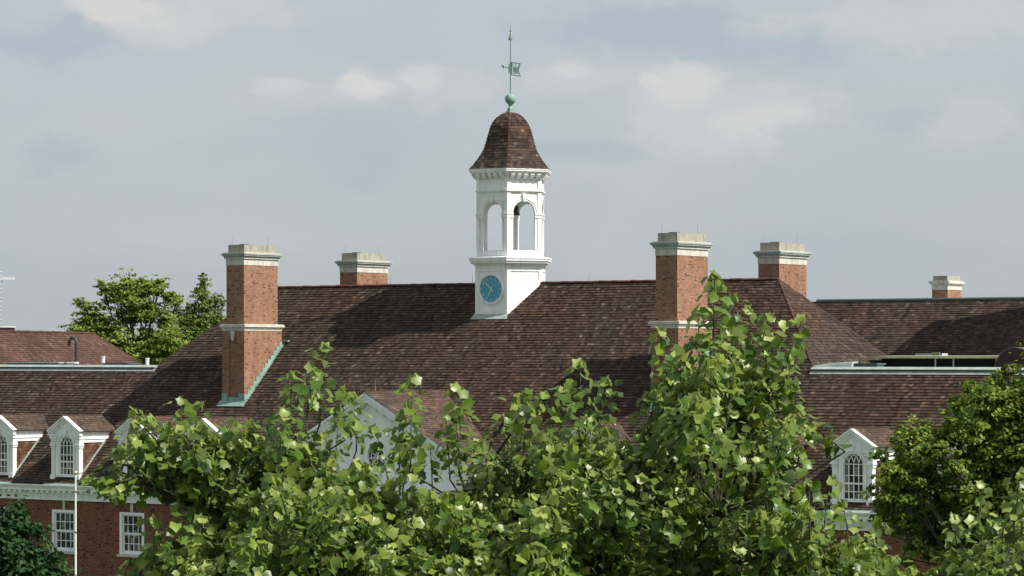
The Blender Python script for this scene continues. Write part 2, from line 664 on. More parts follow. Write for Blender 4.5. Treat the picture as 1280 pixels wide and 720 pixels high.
# closed body under the tiles
lift = -.03
mb.poly([(-WX, ry(EAVE), EAVE + lift), (WX, ry(EAVE), EAVE + lift), (WX, -fe, FLAT + lift), (-WX, -fe, FLAT + lift)], M['dark'])
mb.poly([(WX, -ry(EAVE), EAVE + lift), (-WX, -ry(EAVE), EAVE + lift), (-WX, fe, FLAT + lift), (WX, fe, FLAT + lift)], M['tile'])
mb.poly([(-hx, -fe, FLAT + lift), (hx, -fe, FLAT + lift), (HR, 0, RZ + lift), (HL, 0, RZ + lift)], M['dark'])
mb.poly([(hx, fe, FLAT + lift), (-hx, fe, FLAT + lift), (HL, 0, RZ + lift), (HR, 0, RZ + lift)], M['tile'])
mb.poly([(hx, -fe, FLAT + lift), (hx, fe, FLAT + lift), (HR, 0, RZ + lift)], M['dark'])
mb.poly([(-hx, fe, FLAT + lift), (-hx, -fe, FLAT + lift), (HL, 0, RZ + lift)], M['tile'])
for sx in (-1, 1):
    pts = [(sx * WX, -12, 10.4), (sx * WX, 12, 10.4), (sx * WX, fe, FLAT - .03), (sx * WX, -fe, FLAT - .03)]
    mb.poly(pts if sx > 0 else pts[::-1], M['tile'])

vtot = (RZ - EAVE + .05) / PM * SL
def lim_front(b):
    z = EAVE - .05 + b * PM / SL
    if z < FLAT - .01:
        return (-WX, WX)
    k = (RZ - z) / PM
    return (HL - k, HR + k)
O_f = np.array((0, ry(EAVE - .05), EAVE - .05))
courses(mb, O_f, (1, 0, 0), v_f, n_f, vtot, lim_front, M['tile'])
# right end slope
vv = (RZ - FLAT) / PM * SL
def lim_end(b):
    k = (RZ - (FLAT + b * PM / SL)) / PM
    return (-k, k)
courses(mb, (hx, 0, FLAT), (0, 1, 0), np.array((-1, 0, PM)) / SL, np.array((PM, 0, 1)) / SL, vv, lim_end, M['tile'])
roof = mb.build('roof', hall)
mb = MB()
ridge_caps(mb, (HL, 0, RZ + .01), (HR, 0, RZ + .01), .12, M['ridge'])
ridge_caps(mb, (hx, -fe, FLAT - .01), (HR, 0, RZ - .01), .07, M['hip'], .24)
ridge_caps(mb, (hx, fe, FLAT - .01), (HR, 0, RZ - .01), .07, M['hip'], .24)
ridge_caps(mb, (-hx, -fe, FLAT + .0), (HL, 0, RZ + .01), .05, M['tile'], .3)
mb.build('ridge_cap', roof)
# flat roofs with copper edge
for s in (-1, 1):
    mb = MB()
    x0, x1 = (hx - .3, WX) if s > 0 else (-WX, -hx + .4)
    mb.box(x0 + .3 if s > 0 else x0, x1 if s > 0 else x1 - .3, -fe + .25, fe, FLAT - .3, FLAT + .06, M['lead'])
    def strip(a, b, prof, mat):
        pts = [(a, -fe + y, FLAT + z) for y, z in prof]
        mb.prism(pts[::-1], (b - a, 0, 0), mat)
    strip(x0, x1, [(-.14, -.06), (.22, -.06), (.22, .12), (-.02, .08)], M['copper_p'])
    strip(x0 + .05, x1 - .02, [(.02, .08), (.20, .08), (.20, .17), (.02, .17)], M['copper_d'])
    strip(x0 + .02, x1 - .01, [(-.06, .16), (.34, .16), (.34, .31), (.16, .30), (-.06, .19)], M['copper_p'])
    mb.build('flat_roof', hall)


# chimneys -------------------------------------------------------------------
def recess_front(mb, hw, y, z0, z1, mat, rw, d, zs):
    """front face with an arched recess (half width rw, springing zs)"""
    arc = [(rw * math.cos(a), zs + rw * math.sin(a)) for a in np.linspace(0, math.pi, 11)]
    mb.poly([(-hw, y, z0), (-rw, y, z0), (-rw, y, zs), (-rw, y, z1), (-hw, y, z1)], mat)
    mb.poly([(rw, y, z0), (hw, y, z0), (hw, y, z1), (rw, y, z1), (rw, y, zs)], mat)
    for (xa, za), (xb, zb) in zip(arc[:-1], arc[1:]):
        mb.poly([(xb, y, zb), (xa, y, za), (xa, y, z1), (xb, y, z1)], mat)
    edge = [(rw, z0)] + arc + [(-rw, z0)]
    for (xa, za), (xb, zb) in zip(edge[:-1], edge[1:]):
        mb.poly([(xa, y, za), (xb, y, zb), (xb, y + d, zb), (xa, y + d, za)], mat)
    mb.poly([(x, y + d, z) for x, z in edge][::-1], mat)


def step_cap(mb, hx_, y0, y1, steps, mat):
    for g, z0, z1 in steps:
        mb.box(-hx_ - g, hx_ + g, y0 - g, y1 + g, z0, z1, mat)


def make_chimney(cx, front, parent, ztop=23.20, zband=19.43, zbot=14.9, roofz=None):
    """front chimney rising through the slope; built about x = 0 and shifted to cx"""
    y0, y1 = (-6.98, -3.60) if front else (3.60, 6.98)
    g = .17
    mb = MB()
    if front:
        k = 0
        B = M['brick']
        recess_front(mb, .83, y0, zbot, zband, B, .32, .09, 18.75)
        mb.poly([(.83, y0, zbot), (.83, y1, zbot), (.83, y1, zband), (.83, y0, zband)], B)
        mb.poly([(-.83, y1, zbot), (-.83, y0, zbot), (-.83, y0, zband), (-.83, y1, zband)], B)
        mb.poly([(.83, y1, zbot), (-.83, y1, zbot), (-.83, y1, zband), (.83, y1, zband)], B)
    else:
        mb.box(-.83, .83, y0, y1, zbot, zband, M['brick'])
    mb.box(-.66, .66, y0 + g, y1 - g, zband - .1, ztop, M['brick'])
    mb.xform(lambda p: p + np.array((cx, 0, 0)))
    ch = mb.build('chimney', parent)
    cap = MB()
    step_cap(cap, .66, y0 + g, y1 - g, [(.02, ztop, ztop + .36), (.09, ztop + .36, ztop + .44)], M['stone'])
    step_cap(cap, .66, y0 + g, y1 - g, [(.12, ztop + .44, ztop + .52), (.19, ztop + .52, ztop + .60), (.23, ztop + .60, ztop + .68)], M['copper_p'])
    step_cap(cap, .66, y0 + g, y1 - g, [(.13, ztop + .68, ztop + .73)], M['stone'])
    cap.box(-.60, .60, y0 + g + .10, y1 - g - .10, ztop + .73, ztop + 1.18, M['block'])
    cap.box(-.3, .1, y0 + .9, y0 + 1.3, ztop + 1.18, ztop + 1.24, M['iron'])
    cap.xform(lambda p: p + np.array((cx, 0, 0)))
    cap.build('chimney_cap', ch)
    bd = MB()
    step_cap(bd, .83, y0, y1, [(.02, zband - .02, zband + .10), (.06, zband + .10, zband + .19), (.13, zband + .19, zband + .31), (.08, zband + .31, zband + .36)], M['stone'])
    if front:
        bd.prism([(-.09, y0 - .02, 18.85), (.09, y0 - .02, 18.85), (.15, y0 - .02, zband - .03), (-.15, y0 - .02, zband - .03)], (0, -.06, 0), M['stone'])
    bd.xform(lambda p: p + np.array((cx, 0, 0)))
    bd.build('stone_band', ch)
    if front:
        fl = MB()
        zr = lambda y: RZ + PM * y
        C = M['copper']
        # front apron, turned out on the tiles
        z0 = zr(y0)
        fl.box(-.86, -.40, y0 - .03, y0 + .02, z0 - .25, z0 + .52, C)
        fl.box(.40, .86, y0 - .03, y0 + .02, z0 - .25, z0 + .52, C)
        fl.box(-.40, .40, y0 - .028, y0 + .02, z0 - .25, z0 + .30, C)
        fl.prism([(-1.0, y0 - .30, zr(y0 - .30) + .05), (1.0, y0 - .30, zr(y0 - .30) + .05), (1.0, y0, z0 + .08), (-1.0, y0, z0 + .08)], (0, -.02, .03), C)
        # stepped side flashings
        n = 13
        for sx in (-1, 1):
            for i in range(n):
                a, b = y0 + (y1 - y0) * i / n, y0 + (y1 - y0) * (i + 1) / n
                xa, xb = sorted((sx * .832, sx * .865))
                fl.hexa([(xa, a, zr(a) - .02), (xb, a, zr(a) - .02), (xb, b, zr(b) - .02), (xa, b, zr(b) - .02),
                         (xa, a, zr(a) + .46), (xb, a, zr(a) + .46), (xb, b, zr(a) + .46), (xa, b, zr(a) + .46)], C)
            xa, xb = sorted((sx * .84, sx * 1.0))
            fl.hexa([(xa, y0, zr(y0) + .0), (xb, y0, zr(y0) + .0), (xb, y1 + .2, zr(y1 + .2) + .0), (xa, y1 + .2, zr(y1 + .2) + .0),
                     (xa, y0, zr(y0) + .055), (xb, y0, zr(y0) + .055), (xb, y1 + .2, zr(y1 + .2) + .055), (xa, y1 + .2, zr(y1 + .2) + .055)], C)
        fl.box(-1.1, 1.25, y1 + .02, y1 + .30, zr(y1) + .22, zr(y1) + .30, C)
        fl.xform(lambda p: p + np.array((cx, 0, 0)))
        fl.build('flashing', ch)
    for yy, xx in ((y0 + .5, -.5), (y1 - .6, .3)):
        rd = MB()
        rd.tube([(cx + xx, yy, ztop + 1.17), (cx + xx, yy, ztop + 1.75)], [.006, .003], M['iron'], 5)
        rd.build('lightning_rod', ch)
    return ch


make_chimney(-14.58, True, hall)
make_chimney(14.75, True, hall)
make_chimney(-14.58, False, hall, ztop=23.02)
make_chimney(14.75, False, hall, ztop=23.02)
for x in (-8.5, -2.6, 5.4, 10.6):
    rd = MB()
    rd.tube([(x, 0, RZ + .1), (x, 0, RZ + .55)], [.012, .005], M['iron'], 5)
    rd.build('lightning_rod', hall)


# dormers ---------------------------------------------------------------------
def arch_panel(mb, hw, z0, top, ow, oz0, spring, y0, y1, mat, seg=14):
    """upright panel from y0 (front) to y1 with an arched opening; top(x) is the upper edge"""
    st = [-hw, -ow] + [-ow * math.cos(a) for a in np.linspace(0, math.pi, seg)][1:-1] + [ow, hw]
    if hw - ow > .2:
        st = sorted(set(st + [0.0]))
    for a, b in zip(st[:-1], st[1:]):
        arch = lambda x: spring + math.sqrt(max(0, ow * ow - x * x))
        if b <= -ow + 1e-6 or a >= ow - 1e-6:
            mb.hexa([(a, y0, z0), (b, y0, z0), (b, y1, z0), (a, y1, z0), (a, y0, top(a)), (b, y0, top(b)), (b, y1, top(b)), (a, y1, top(a))], mat)
        else:
            mb.hexa([(a, y0, z0), (b, y0, z0), (b, y1, z0), (a, y1, z0), (a, y0, oz0), (b, y0, oz0), (b, y1, oz0), (a, y1, oz0)], mat)
            mb.hexa([(a, y0, arch(a)), (b, y0, arch(b)), (b, y1, arch(b)), (a, y1, arch(a)), (a, y0, top(a)), (b, y0, top(b)), (b, y1, top(b)), (a, y1, top(a))], mat)


def arch_ring(mb, r0, r1, spring, y0, y1, mat, a0=0, a1=math.pi, seg=16):
    an = np.linspace(a0, a1, seg)
    for a, b in zip(an[:-1], an[1:]):
        p = lambda r, t, y: (r * math.cos(t), y, spring + r * math.sin(t))
        mb.hexa([p(r0, b, y0), p(r0, a, y0), p(r0, a, y1), p(r0, b, y1), p(r1, b, y0), p(r1, a, y0), p(r1, a, y1), p(r1, b, y1)], mat)


DY = -11.5
rz_d = lambda y: RZ + PM * y
ZB, SPR, OW, OZ = 10.74, 12.74, .54, 10.98
GS, GX, GA = .66, 1.27, 14.36        # gable slope, half width, apex


def make_dormer():
    W = M['white']
    b = MB()
    arch_panel(b, 1.06, ZB, lambda x: 14.26 - GS * abs(x), OW, OZ, SPR, DY, DY + .16, W)
    # cheeks hung with tiles
    for sx in (-1, 1):
        yb_ = (12.93 - RZ) / PM
        courses(b, (sx * 1.04, DY + .16, ZB + .05), (0, sx * 1.0, 0) if sx > 0 else (0, -1, 0), (0, 0, 1), (sx, 0, 0), 12.93 - ZB - .05,
                (lambda q: (0, (max(.02, (ZB + .05 + q - RZ) / PM - DY - .16 + .12)))) if sx > 0 else (lambda q: (-(max(.02, (ZB + .05 + q - RZ) / PM - DY - .16 + .12)), 0)),
                M['cheek'], e=.20, w=.26, t=.02)
    body = b.build('dormer', hall)
    # pilasters, archivolt
    t = MB()
    for sx in (-1, 1):
        x0, x1 = sorted((sx * .84, sx * 1.10))
        t.box(x0, x1, DY - .07, DY - .002, ZB + .02, 12.72, W)
        t.box(x0, x1, DY + .002, DY + .24, ZB + .02, 12.93, W)
        q0, q1 = sorted((sx * .80, sx * 1.15))
        t.box(q0, q1, DY - .13, DY + .26, ZB + .02, ZB + .30, W)
        t.box(q0, q1, DY - .11, DY + .26, 12.60, 12.66, W)
        t.box(q0 - .02, q1 + .02, DY - .14, DY + .27, 12.72, 12.82, W)
        t.box(q0, q1, DY - .11, DY + .25, 12.82, 12.95, W)
    arch_ring(t, OW + .10, OW + .20, SPR, DY - .05, DY - .002, W)
    for sx in (-1, 1):
        x0, x1 = sorted((sx * (OW + .10), sx * (OW + .20)))
        t.box(x0, x1, DY - .05, DY - .002, OZ, SPR, W)
    t.prism([(-.06, DY - .003, SPR + .60), (.06, DY - .003, SPR + .60), (.10, DY - .003, SPR + .90), (-.10, DY - .003, SPR + .90)], (0, -.08, 0), W)
    t.build('pilaster', body)
    # pediment and side cornices
    c = MB()
    for sx in (-1, 1):
        a = np.array((sx * GX, 0, GA - GS * GX))
        p = np.array((0, 0, GA))
        d = (p - a)
        nrm = np.array((-d[2], 0, d[0])) / np.linalg.norm(d)
        if nrm[2] < 0:
            nrm = -nrm
        for (h0, h1, yo) in ((-.20, -.09, -.10), (-.09, .02, -.20), (.02, .10, -.27)):
            q = [a + nrm * h0, p + np.array((0, 0, h0 / abs(nrm[2]))), p + np.array((0, 0, h1 / abs(nrm[2]))), a + nrm * h1]
            q = [(v[0], DY + .05, v[2]) for v in q]
            if sx > 0:
                q = q[::-1]
            c.prism(q, (0, yo - .05, 0), W)
        # returns at the foot of the gable
        for (g, z0, z1) in ((.03, 12.97, 13.14), (.10, 13.14, 13.32), (.18, 13.32, 13.42)):
            x0, x1 = sorted((sx * .70, sx * (1.10 + g)))
            c.box(x0, x1, DY - .05 - g, DY + .02, z0, z1, W)
        # side cornice back to the roof
        for (g, z0, z1) in ((.04, 12.93, 13.12), (.09, 13.12, 13.28), (.0, 13.28, 13.52), (.20, 13.52, 13.60)):
            x0, x1 = sorted((sx * .9, sx * (1.06 + g)))
            yq0, yq1 = (z0 - RZ) / PM + .1, (z1 - RZ) / PM + .1
            c.hexa([(x0, DY + .03, z0), (x1, DY + .03, z0), (x1, yq0, z0), (x0, yq0, z0), (x0, DY + .03, z1), (x1, DY + .03, z1), (x1, yq1, z1), (x0, yq1, z1)], W)
    c.build('pediment', body)
    # little roof
    r = MB()
    sl = math.sqrt(1 + GS ** 2)
    zr0, xr0 = GA + .09 - GS * (GX + .06), GX + .06
    for sx in (-1, 1):
        u = (0, sx, 0)
        v = np.array((-sx, 0, GS)) / sl
        n = np.array((sx * GS, 0, 1)) / sl
        O = (sx * xr0, 0, zr0)
        def lim(bq, sx=sx):
            y0, y1 = DY - .22, (zr0 + bq * GS / sl - RZ) / PM + .15
            return (y0, y1) if sx > 0 else (-y1, -y0)
        courses(r, O, u, v, n, xr0 * sl, lim, M['tile_d'], e=.19, w=.26, t=.02)
        ye, yr = (zr0 - RZ) / PM, (GA + .07 - RZ) / PM
        q = [(sx * xr0, DY - .20, zr0 - .02), (sx * xr0, ye, zr0 - .02), (0, yr, GA + .06), (0, DY - .20, GA + .06)]
        r.poly(q if sx > 0 else q[::-1], M['dark'])
    ridge_caps(r, (0, DY - .2, GA + .10), (0, (GA + .1 - RZ) / PM, GA + .10), .05, M['tile_d'], .3)
    r.build('dormer_roof', body)
    # copper apron and side flashings
    f = MB()
    f.prism([(-1.45, -12.06, rz_d(-12.06) + .05), (1.45, -12.06, rz_d(-12.06) + .05), (1.15, DY + .05, ZB + .12), (-1.15, DY + .05, ZB + .12)], (0, 0, .02), M['copper'])
    for sx in (-1, 1):
        x0, x1 = sorted((sx * 1.07, sx * 1.15))
        ya, yb_ = DY + .15, (12.93 - RZ) / PM
        f.hexa([(x0, ya, rz_d(ya) + .0), (x1, ya, rz_d(ya) + .0), (x1, yb_, rz_d(yb_) + .0), (x0, yb_, rz_d(yb_) + .0),
                (x0, ya, rz_d(ya) + .13), (x1, ya, rz_d(ya) + .13), (x1, yb_, rz_d(yb_) + .13), (x0, yb_, rz_d(yb_) + .13)], M['copper_p'])
    f.build('flashing', body)
    # window: frame, glazing bars, glass
    w = MB()
    yy = DY + .07
    for x in (-OW, -OW / 2, 0, OW / 2, OW):
        h = .022 if abs(x) < OW - .01 else .045
        w.box(x - h, x + h, yy, yy + .05, OZ, SPR, W)
    for z in (OZ + .05, OZ + .44, OZ + .83, OZ + 1.22, SPR):
        h = .045 if z == OZ + .83 or z < OZ + .1 else .02
        w.box(-OW, OW, yy + .004, yy + .046, z - h, z + h, W)
    arch_ring(w, OW - .045, OW + .01, SPR, yy, yy + .05, W)
    for m_ in (-OW, -OW / 2, 0, OW / 2, OW):
        for s in (-1, 1):
            pts = []
            for a in np.linspace(0, 1.35, 9):
                x, z = m_ + s * (OW - OW * math.cos(a)), OW * math.sin(a)
                if x * x + z * z <= (OW - .01) ** 2 + 1e-6:
                    pts.append((x, yy + .025, SPR + z))
            for p, q in zip(pts[:-1], pts[1:]):
                w.bar(p, q, .035, (0, 1, 0), W, .035)
    win = w.build('window', body)
    g = MB()
    arc = [(OW * math.cos(a), yy + .055, SPR + OW * math.sin(a)) for a in np.linspace(0, math.pi, 15)]
    g.poly([(-OW, yy + .055, OZ), (OW, yy + .055, OZ)] + arc, M['glass'])
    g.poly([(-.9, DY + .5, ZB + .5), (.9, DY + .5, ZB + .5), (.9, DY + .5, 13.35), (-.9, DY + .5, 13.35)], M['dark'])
    gl = g.build('pane', body)
    return body


d0 = make_dormer()
d0.location.x = DX[0]
for c in DX[1:]:
    dup(d0, hall, (c - DX[0], 0, 0))

# central pediment ------------------------------------------------------------
PY, PX, PZ, PS = -12.85, -.05, 15.92, .548
HWp = (PZ - 10.47) / PS
W = M['white']
mb = MB()
orad, oc = .58, (PX + .40, 12.60)
ring = [(oc[0] + orad * math.cos(a), oc[1] + orad * math.sin(a)) for a in np.linspace(0, 2 * math.pi, 25)]
# tympanum around the round opening
cuts = sorted([PX - HWp, PX, PX + HWp] + [oc[0] - orad * math.cos(a) for a in np.linspace(0, math.pi, 13)])
tz = lambda x: PZ - PS * abs(x - PX)
for a, b in zip(cuts[:-1], cuts[1:]):
    if b - a < 1e-6:
        continue
    ins = lambda x: abs(x - oc[0]) <= orad + 1e-6
    hh = lambda x: math.sqrt(max(0, orad ** 2 - (x - oc[0]) ** 2))
    if ins(a) and ins(b):
        mb.poly([(a, PY, 10.2), (b, PY, 10.2), (b, PY, oc[1] - hh(b)), (a, PY, oc[1] - hh(a))], W)
        mb.poly([(a, PY, oc[1] + hh(a)), (b, PY, oc[1] + hh(b)), (b, PY, tz(b)), (a, PY, tz(a))], W)
    else:
        mb.poly([(a, PY, 10.2), (b, PY, 10.2), (b, PY, tz(b)), (a, PY, tz(a))], W)
mb.poly([(PX - HWp, PY, 0), (PX + HWp, PY, 0), (PX + HWp, PY, 10.3), (PX - HWp, PY, 10.3)], M['brick2'])
for sx in (-1, 1):
    x = PX + sx * HWp
    q = [(x, PY, 0), (x, WALLY + .2, 0), (x, WALLY + .2, 10.3), (x, PY, 10.3)]
    mb.poly(q if sx > 0 else q[::-1], M['brick2'])
gable = mb.build('gable_front', hall)
mb = MB()
for sx in (-1, 1):
    a = np.array((PX + sx * (HWp + .75), 0, PZ - PS * (HWp + .75)))
    p = np.array((PX, 0, PZ))
    nz = 1 / math.sqrt(1 + PS * PS)
    for (h0, h1, yo) in ((-.62, -.50, .10), (-.36, -.22, .40), (-.22, -.06, .46), (-.06, .10, .56)):
        q = [(a[0], a[2] + h0 / nz), (p[0], p[2] + h0 / nz), (p[0], p[2] + h1 / nz), (a[0], a[2] + h1 / nz)]
        q = [(x, PY + .1, z) for x, z in q]
        mb.prism(q[::-1] if sx > 0 else q, (0, -yo - .1, 0), W)
    # modillions under the rake
    L = HWp + .3
    k = int(L / .5)
    for i in range(1, k):
        x = PX + sx * L * i / k
        z = PZ - PS * abs(x - PX) - .36 / nz
        mb.box(x - .12, x + .12, PY - .36, PY + .02, z - .16, z + .02, M['offwhite'])
mb.build('raking_cornice', gable)
mb = MB()
cornice_run(mb, PX - HWp - .15, PX + HWp + .15, PY)
mb.build('cornice', gable)
mb = MB()
an = np.linspace(0, 2 * math.pi, 25)
for r0, r1, y0, y1 in ((orad - .02, orad + .14, PY - .07, PY + .1), (.36, .40, PY + .03, PY + .08)):
    for a, b in zip(an[:-1], an[1:]):
        P = lambda r, t, y: (oc[0] + r * math.cos(t), y, oc[1] + r * math.sin(t))
        mb.hexa([P(r0, b, y0), P(r0, a, y0), P(r0, a, y1), P(r0, b, y1), P(r1, b, y0), P(r1, a, y0), P(r1, a, y1), P(r1, b, y1)], W)
for k in range(8):
    a = k * math.pi / 4 + .2
    mb.bar((oc[0] + .12 * math.cos(a), PY + .05, oc[1] + .12 * math.sin(a)), (oc[0] + .56 * math.cos(a), PY + .05, oc[1] + .56 * math.sin(a)), .045, (0, 1, 0), W)
mb.ring(.14, 0, .05, W, 10)
mb.xform(lambda p: np.array((oc[0] + p[0], PY + .08 - p[2], oc[1] + p[1])), len(mb.v) - 20)
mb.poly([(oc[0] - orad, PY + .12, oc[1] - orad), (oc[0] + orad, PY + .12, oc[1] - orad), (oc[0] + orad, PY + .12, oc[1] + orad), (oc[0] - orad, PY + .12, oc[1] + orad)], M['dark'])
mb.build('round_window', gable)
# gable roof
mb = MB()
sl = math.sqrt(1 + PS * PS)
zr0 = PZ + .13 - PS * (HWp + .8)
for sx in (-1, 1):
    v = np.array((-sx, 0, PS)) / sl
    n = np.array((sx * PS, 0, 1)) / sl
    def lim(bq, sx=sx):
        y0, y1 = PY - .60, max(PY + .8, (zr0 + bq * PS / sl - RZ) / PM + .2)
        return (y0, y1) if sx > 0 else (-y1, -y0)
    courses(mb, (PX + sx * (HWp + .8), 0, zr0), (0, sx, 0), v, n, (HWp + .8) * sl, lim, M['tile_d'], e=.21, w=.28, t=.022)
    ye, yr = (zr0 - RZ) / PM, (PZ + .1 - RZ) / PM
    q = [(PX + sx * (HWp + .8), PY - .58, zr0 - .02), (PX + sx * (HWp + .8), ye + .1, zr0 - .02), (PX, yr + .1, PZ + .10), (PX, PY - .58, PZ + .10)]
    mb.poly(q if sx > 0 else q[::-1], M['dark'])
ridge_caps(mb, (PX, PY - .55, PZ + .14), (PX, (PZ + .1 - RZ) / PM, PZ + .14), .06, M['tile_d'], .3)
mb.build('gable_roof', gable)
rd = MB()
rd.tube([(PX + .1, PY + .3, PZ + .15), (PX + .1, PY + .3, PZ + .75)], [.014, .006], M['copper_p'], 5)
rd.build('lightning_rod', gable)

# ----------------------------------------------------------------------------
# clock tower (six-sided cupola astride the ridge)
# ----------------------------------------------------------------------------
TX = .05
tower = thing('clock_tower', 'white six-sided clock tower with open arches and brown bell-shaped roof on the main ridge', 'clock tower', (TX, 0, 18.6))
# faces: outward normals at -90 + 60k degrees
FACES = [R(-90 + 60 * k) for k in range(6)]


def on_face(mb, start, ang):
    """turn geometry built for the front (outward = -y) to the face with outward angle ang"""
    t = ang - R(-90)
    c, s = math.cos(t), math.sin(t)
    mb.xform(lambda p: np.array((c * p[0] - s * p[1] + TX, s * p[0] + c * p[1], p[2])), start)


def hexring(mb, r, z0, z1, mat, r2=None):
    mb.ring(r, z0, z1, mat, 6, 0, (TX, 0), r2)


mb = MB()
hexring(mb, 2.15, 18.6, 23.0, W)
for a in FACES:
    k = len(mb.v)
    ap = 2.15 * math.cos(R(30))
    hw = 1.075
    for x0, x1, z0, z1 in ((-hw - .02, -hw + .20, 18.7, 23.0), (hw - .20, hw + .02, 18.7, 23.0), (-hw + .2, hw - .2, 22.72, 23.0)):
        mb.box(x0, x1, -ap - .04, -ap + .02, z0, z1, W)
    on_face(mb, k, a)
# sloping bottom boards along the roof, on the two lit side faces
for a in (FACES[1], FACES[5]):
    k = len(mb.v)
    sgn = 1 if a == FACES[1] else -1
    ap = 2.15 * math.cos(R(30))
    y_of = lambda x: None
    pts = []
    for x in (-.875, .875):
        t = a - R(-90)
        yw = math.sin(t) * x + math.cos(t) * (-ap)
        pts.append((x, RZ + PM * yw))
    (xa, za), (xb, zb) = pts
    mb.prism([(xa, -ap + .02, za - .1), (xb, -ap + .02, zb - .1), (xb, -ap + .02, zb + .34), (xa, -ap + .02, za + .34)], (0, -.06, 0), W)
    on_face(mb, k, a)
k = len(mb.v)
mb.box(-.875, .875, -1.902, -1.84, 20.0, 20.52, W)
mb.xform(lambda p: p + np.array((TX, 0, 0)), k)
base = mb.build('tower_base', tower)
mb = MB()
zf = RZ + PM * -1.88
mb.prism([(-1.25, -2.15, RZ + PM * -2.15 + .05), (1.25, -2.15, RZ + PM * -2.15 + .05), (1.15, -1.86, zf + .12), (-1.15, -1.86, zf + .12)], (0, 0, .02), M['copper_p'])
mb.xform(lambda p: p + np.array((TX, 0, 0)))
mb.build('flashing', base)

mb = MB()
for r, z0, z1 in ((2.22, 22.98, 23.08), (2.32, 23.08, 23.18), (2.50, 23.18, 23.30), (2.58, 23.30, 23.42), (2.62, 23.42, 23.50)):
    hexring(mb, r, z0, z1, W)
hexring(mb, 2.60, 23.50, 23.56, M['white'], 2.1)
mb.build('base_cornice', tower)

# belfry walls with arches
mb = MB()
RB = 2.06
ap = RB * math.cos(R(30))
hb = RB / 2
hexring(mb, RB + .03, 23.54, 23.86, W)
for a in FACES:
    k = len(mb.v)
    arch_panel(mb, hb, 23.86, lambda x: 28.3, .66, 23.90, 26.0, -ap, -ap + .09, W)
    arch_ring(mb, .69, .79, 26.0, -ap - .035, -ap - .002, W)
    arch_ring(mb, .79, .84, 26.0, -ap - .065, -ap - .002, W)
    for sx in (-1, 1):
        x0, x1 = sorted((sx * (hb - .18), sx * (hb + .02)))
        mb.box(x0, x1, -ap - .05, -ap - .002, 23.86, 28.2, W)
        q0, q1 = sorted((sx * .67, sx * (hb + .05)))
        mb.box(q0, q1, -ap - .10, -ap - .003, 25.90, 25.98, W)
        mb.box(q0, q1, -ap - .07, -ap - .003, 25.72, 25.90, W)
        x0, x1 = sorted((sx * .69, sx * .79))
        mb.box(x0, x1, -ap - .035, -ap - .002, 23.88, 25.72, W)
    mb.prism([(-.07, -ap - .002, 26.64), (.07, -ap - .002, 26.64), (.12, -ap - .002, 27.06), (-.12, -ap - .002, 27.06)], (0, -.12, 0), W)
    on_face(mb, k, a)
hexring(mb, 1.85, 27.0, 27.06, W)
hexring(mb, 1.9, 23.70, 23.88, M['lead'])
mb.build('belfry', tower)
mb = MB()
mb.lathe([(.02, .58), (.08, .56), (.13, .46), (.15, .25), (.20, .05), (.23, 0), (.02, 0)][::-1], (TX + .27, .19, 25.95), M['iron'], 14)
mb.tube([(TX + .27, .19, 26.5), (TX + .27, .19, 27.02)], .02, M['iron'], 5)
mb.build('bell', tower)

# entablature, modillions and eaves
mb = MB()
hexring(mb, RB + .06, 27.16, 27.22, W)
hexring(mb, RB + .14, 27.22, 27.30, W)
hexring(mb, RB + .04, 27.98, 28.06, W)
hexring(mb, RB + .12, 28.06, 28.12, W)
for a in FACES:
    k = len(mb.v)
    ap = RB * math.cos(R(30))
    n = 5
    for i in range(n):                              # scalloped brackets
        x = -1.0 + 2.0 * (i + .5) / n
        out = [(-ap - .10, 27.92), (-ap - .18, 27.95), (-ap - .26, 28.03), (-ap - .33, 28.15), (-ap - .33, 28.24), (-ap - .0, 28.24), (-ap - .0, 27.92)]
        mb.prism([(x - .11, y, z) for y, z in out], (.22, 0, 0), W)
    on_face(mb, k, a)
hexring(mb, RB + .20, 28.12, 28.24, W)
hexring(mb, RB + .42, 28.24, 28.33, W)
hexring(mb, RB + .50, 28.33, 28.42, W)
hexring(mb, RB + .53, 28.42, 28.49, W)
mb.build('tower_cornice', tower)

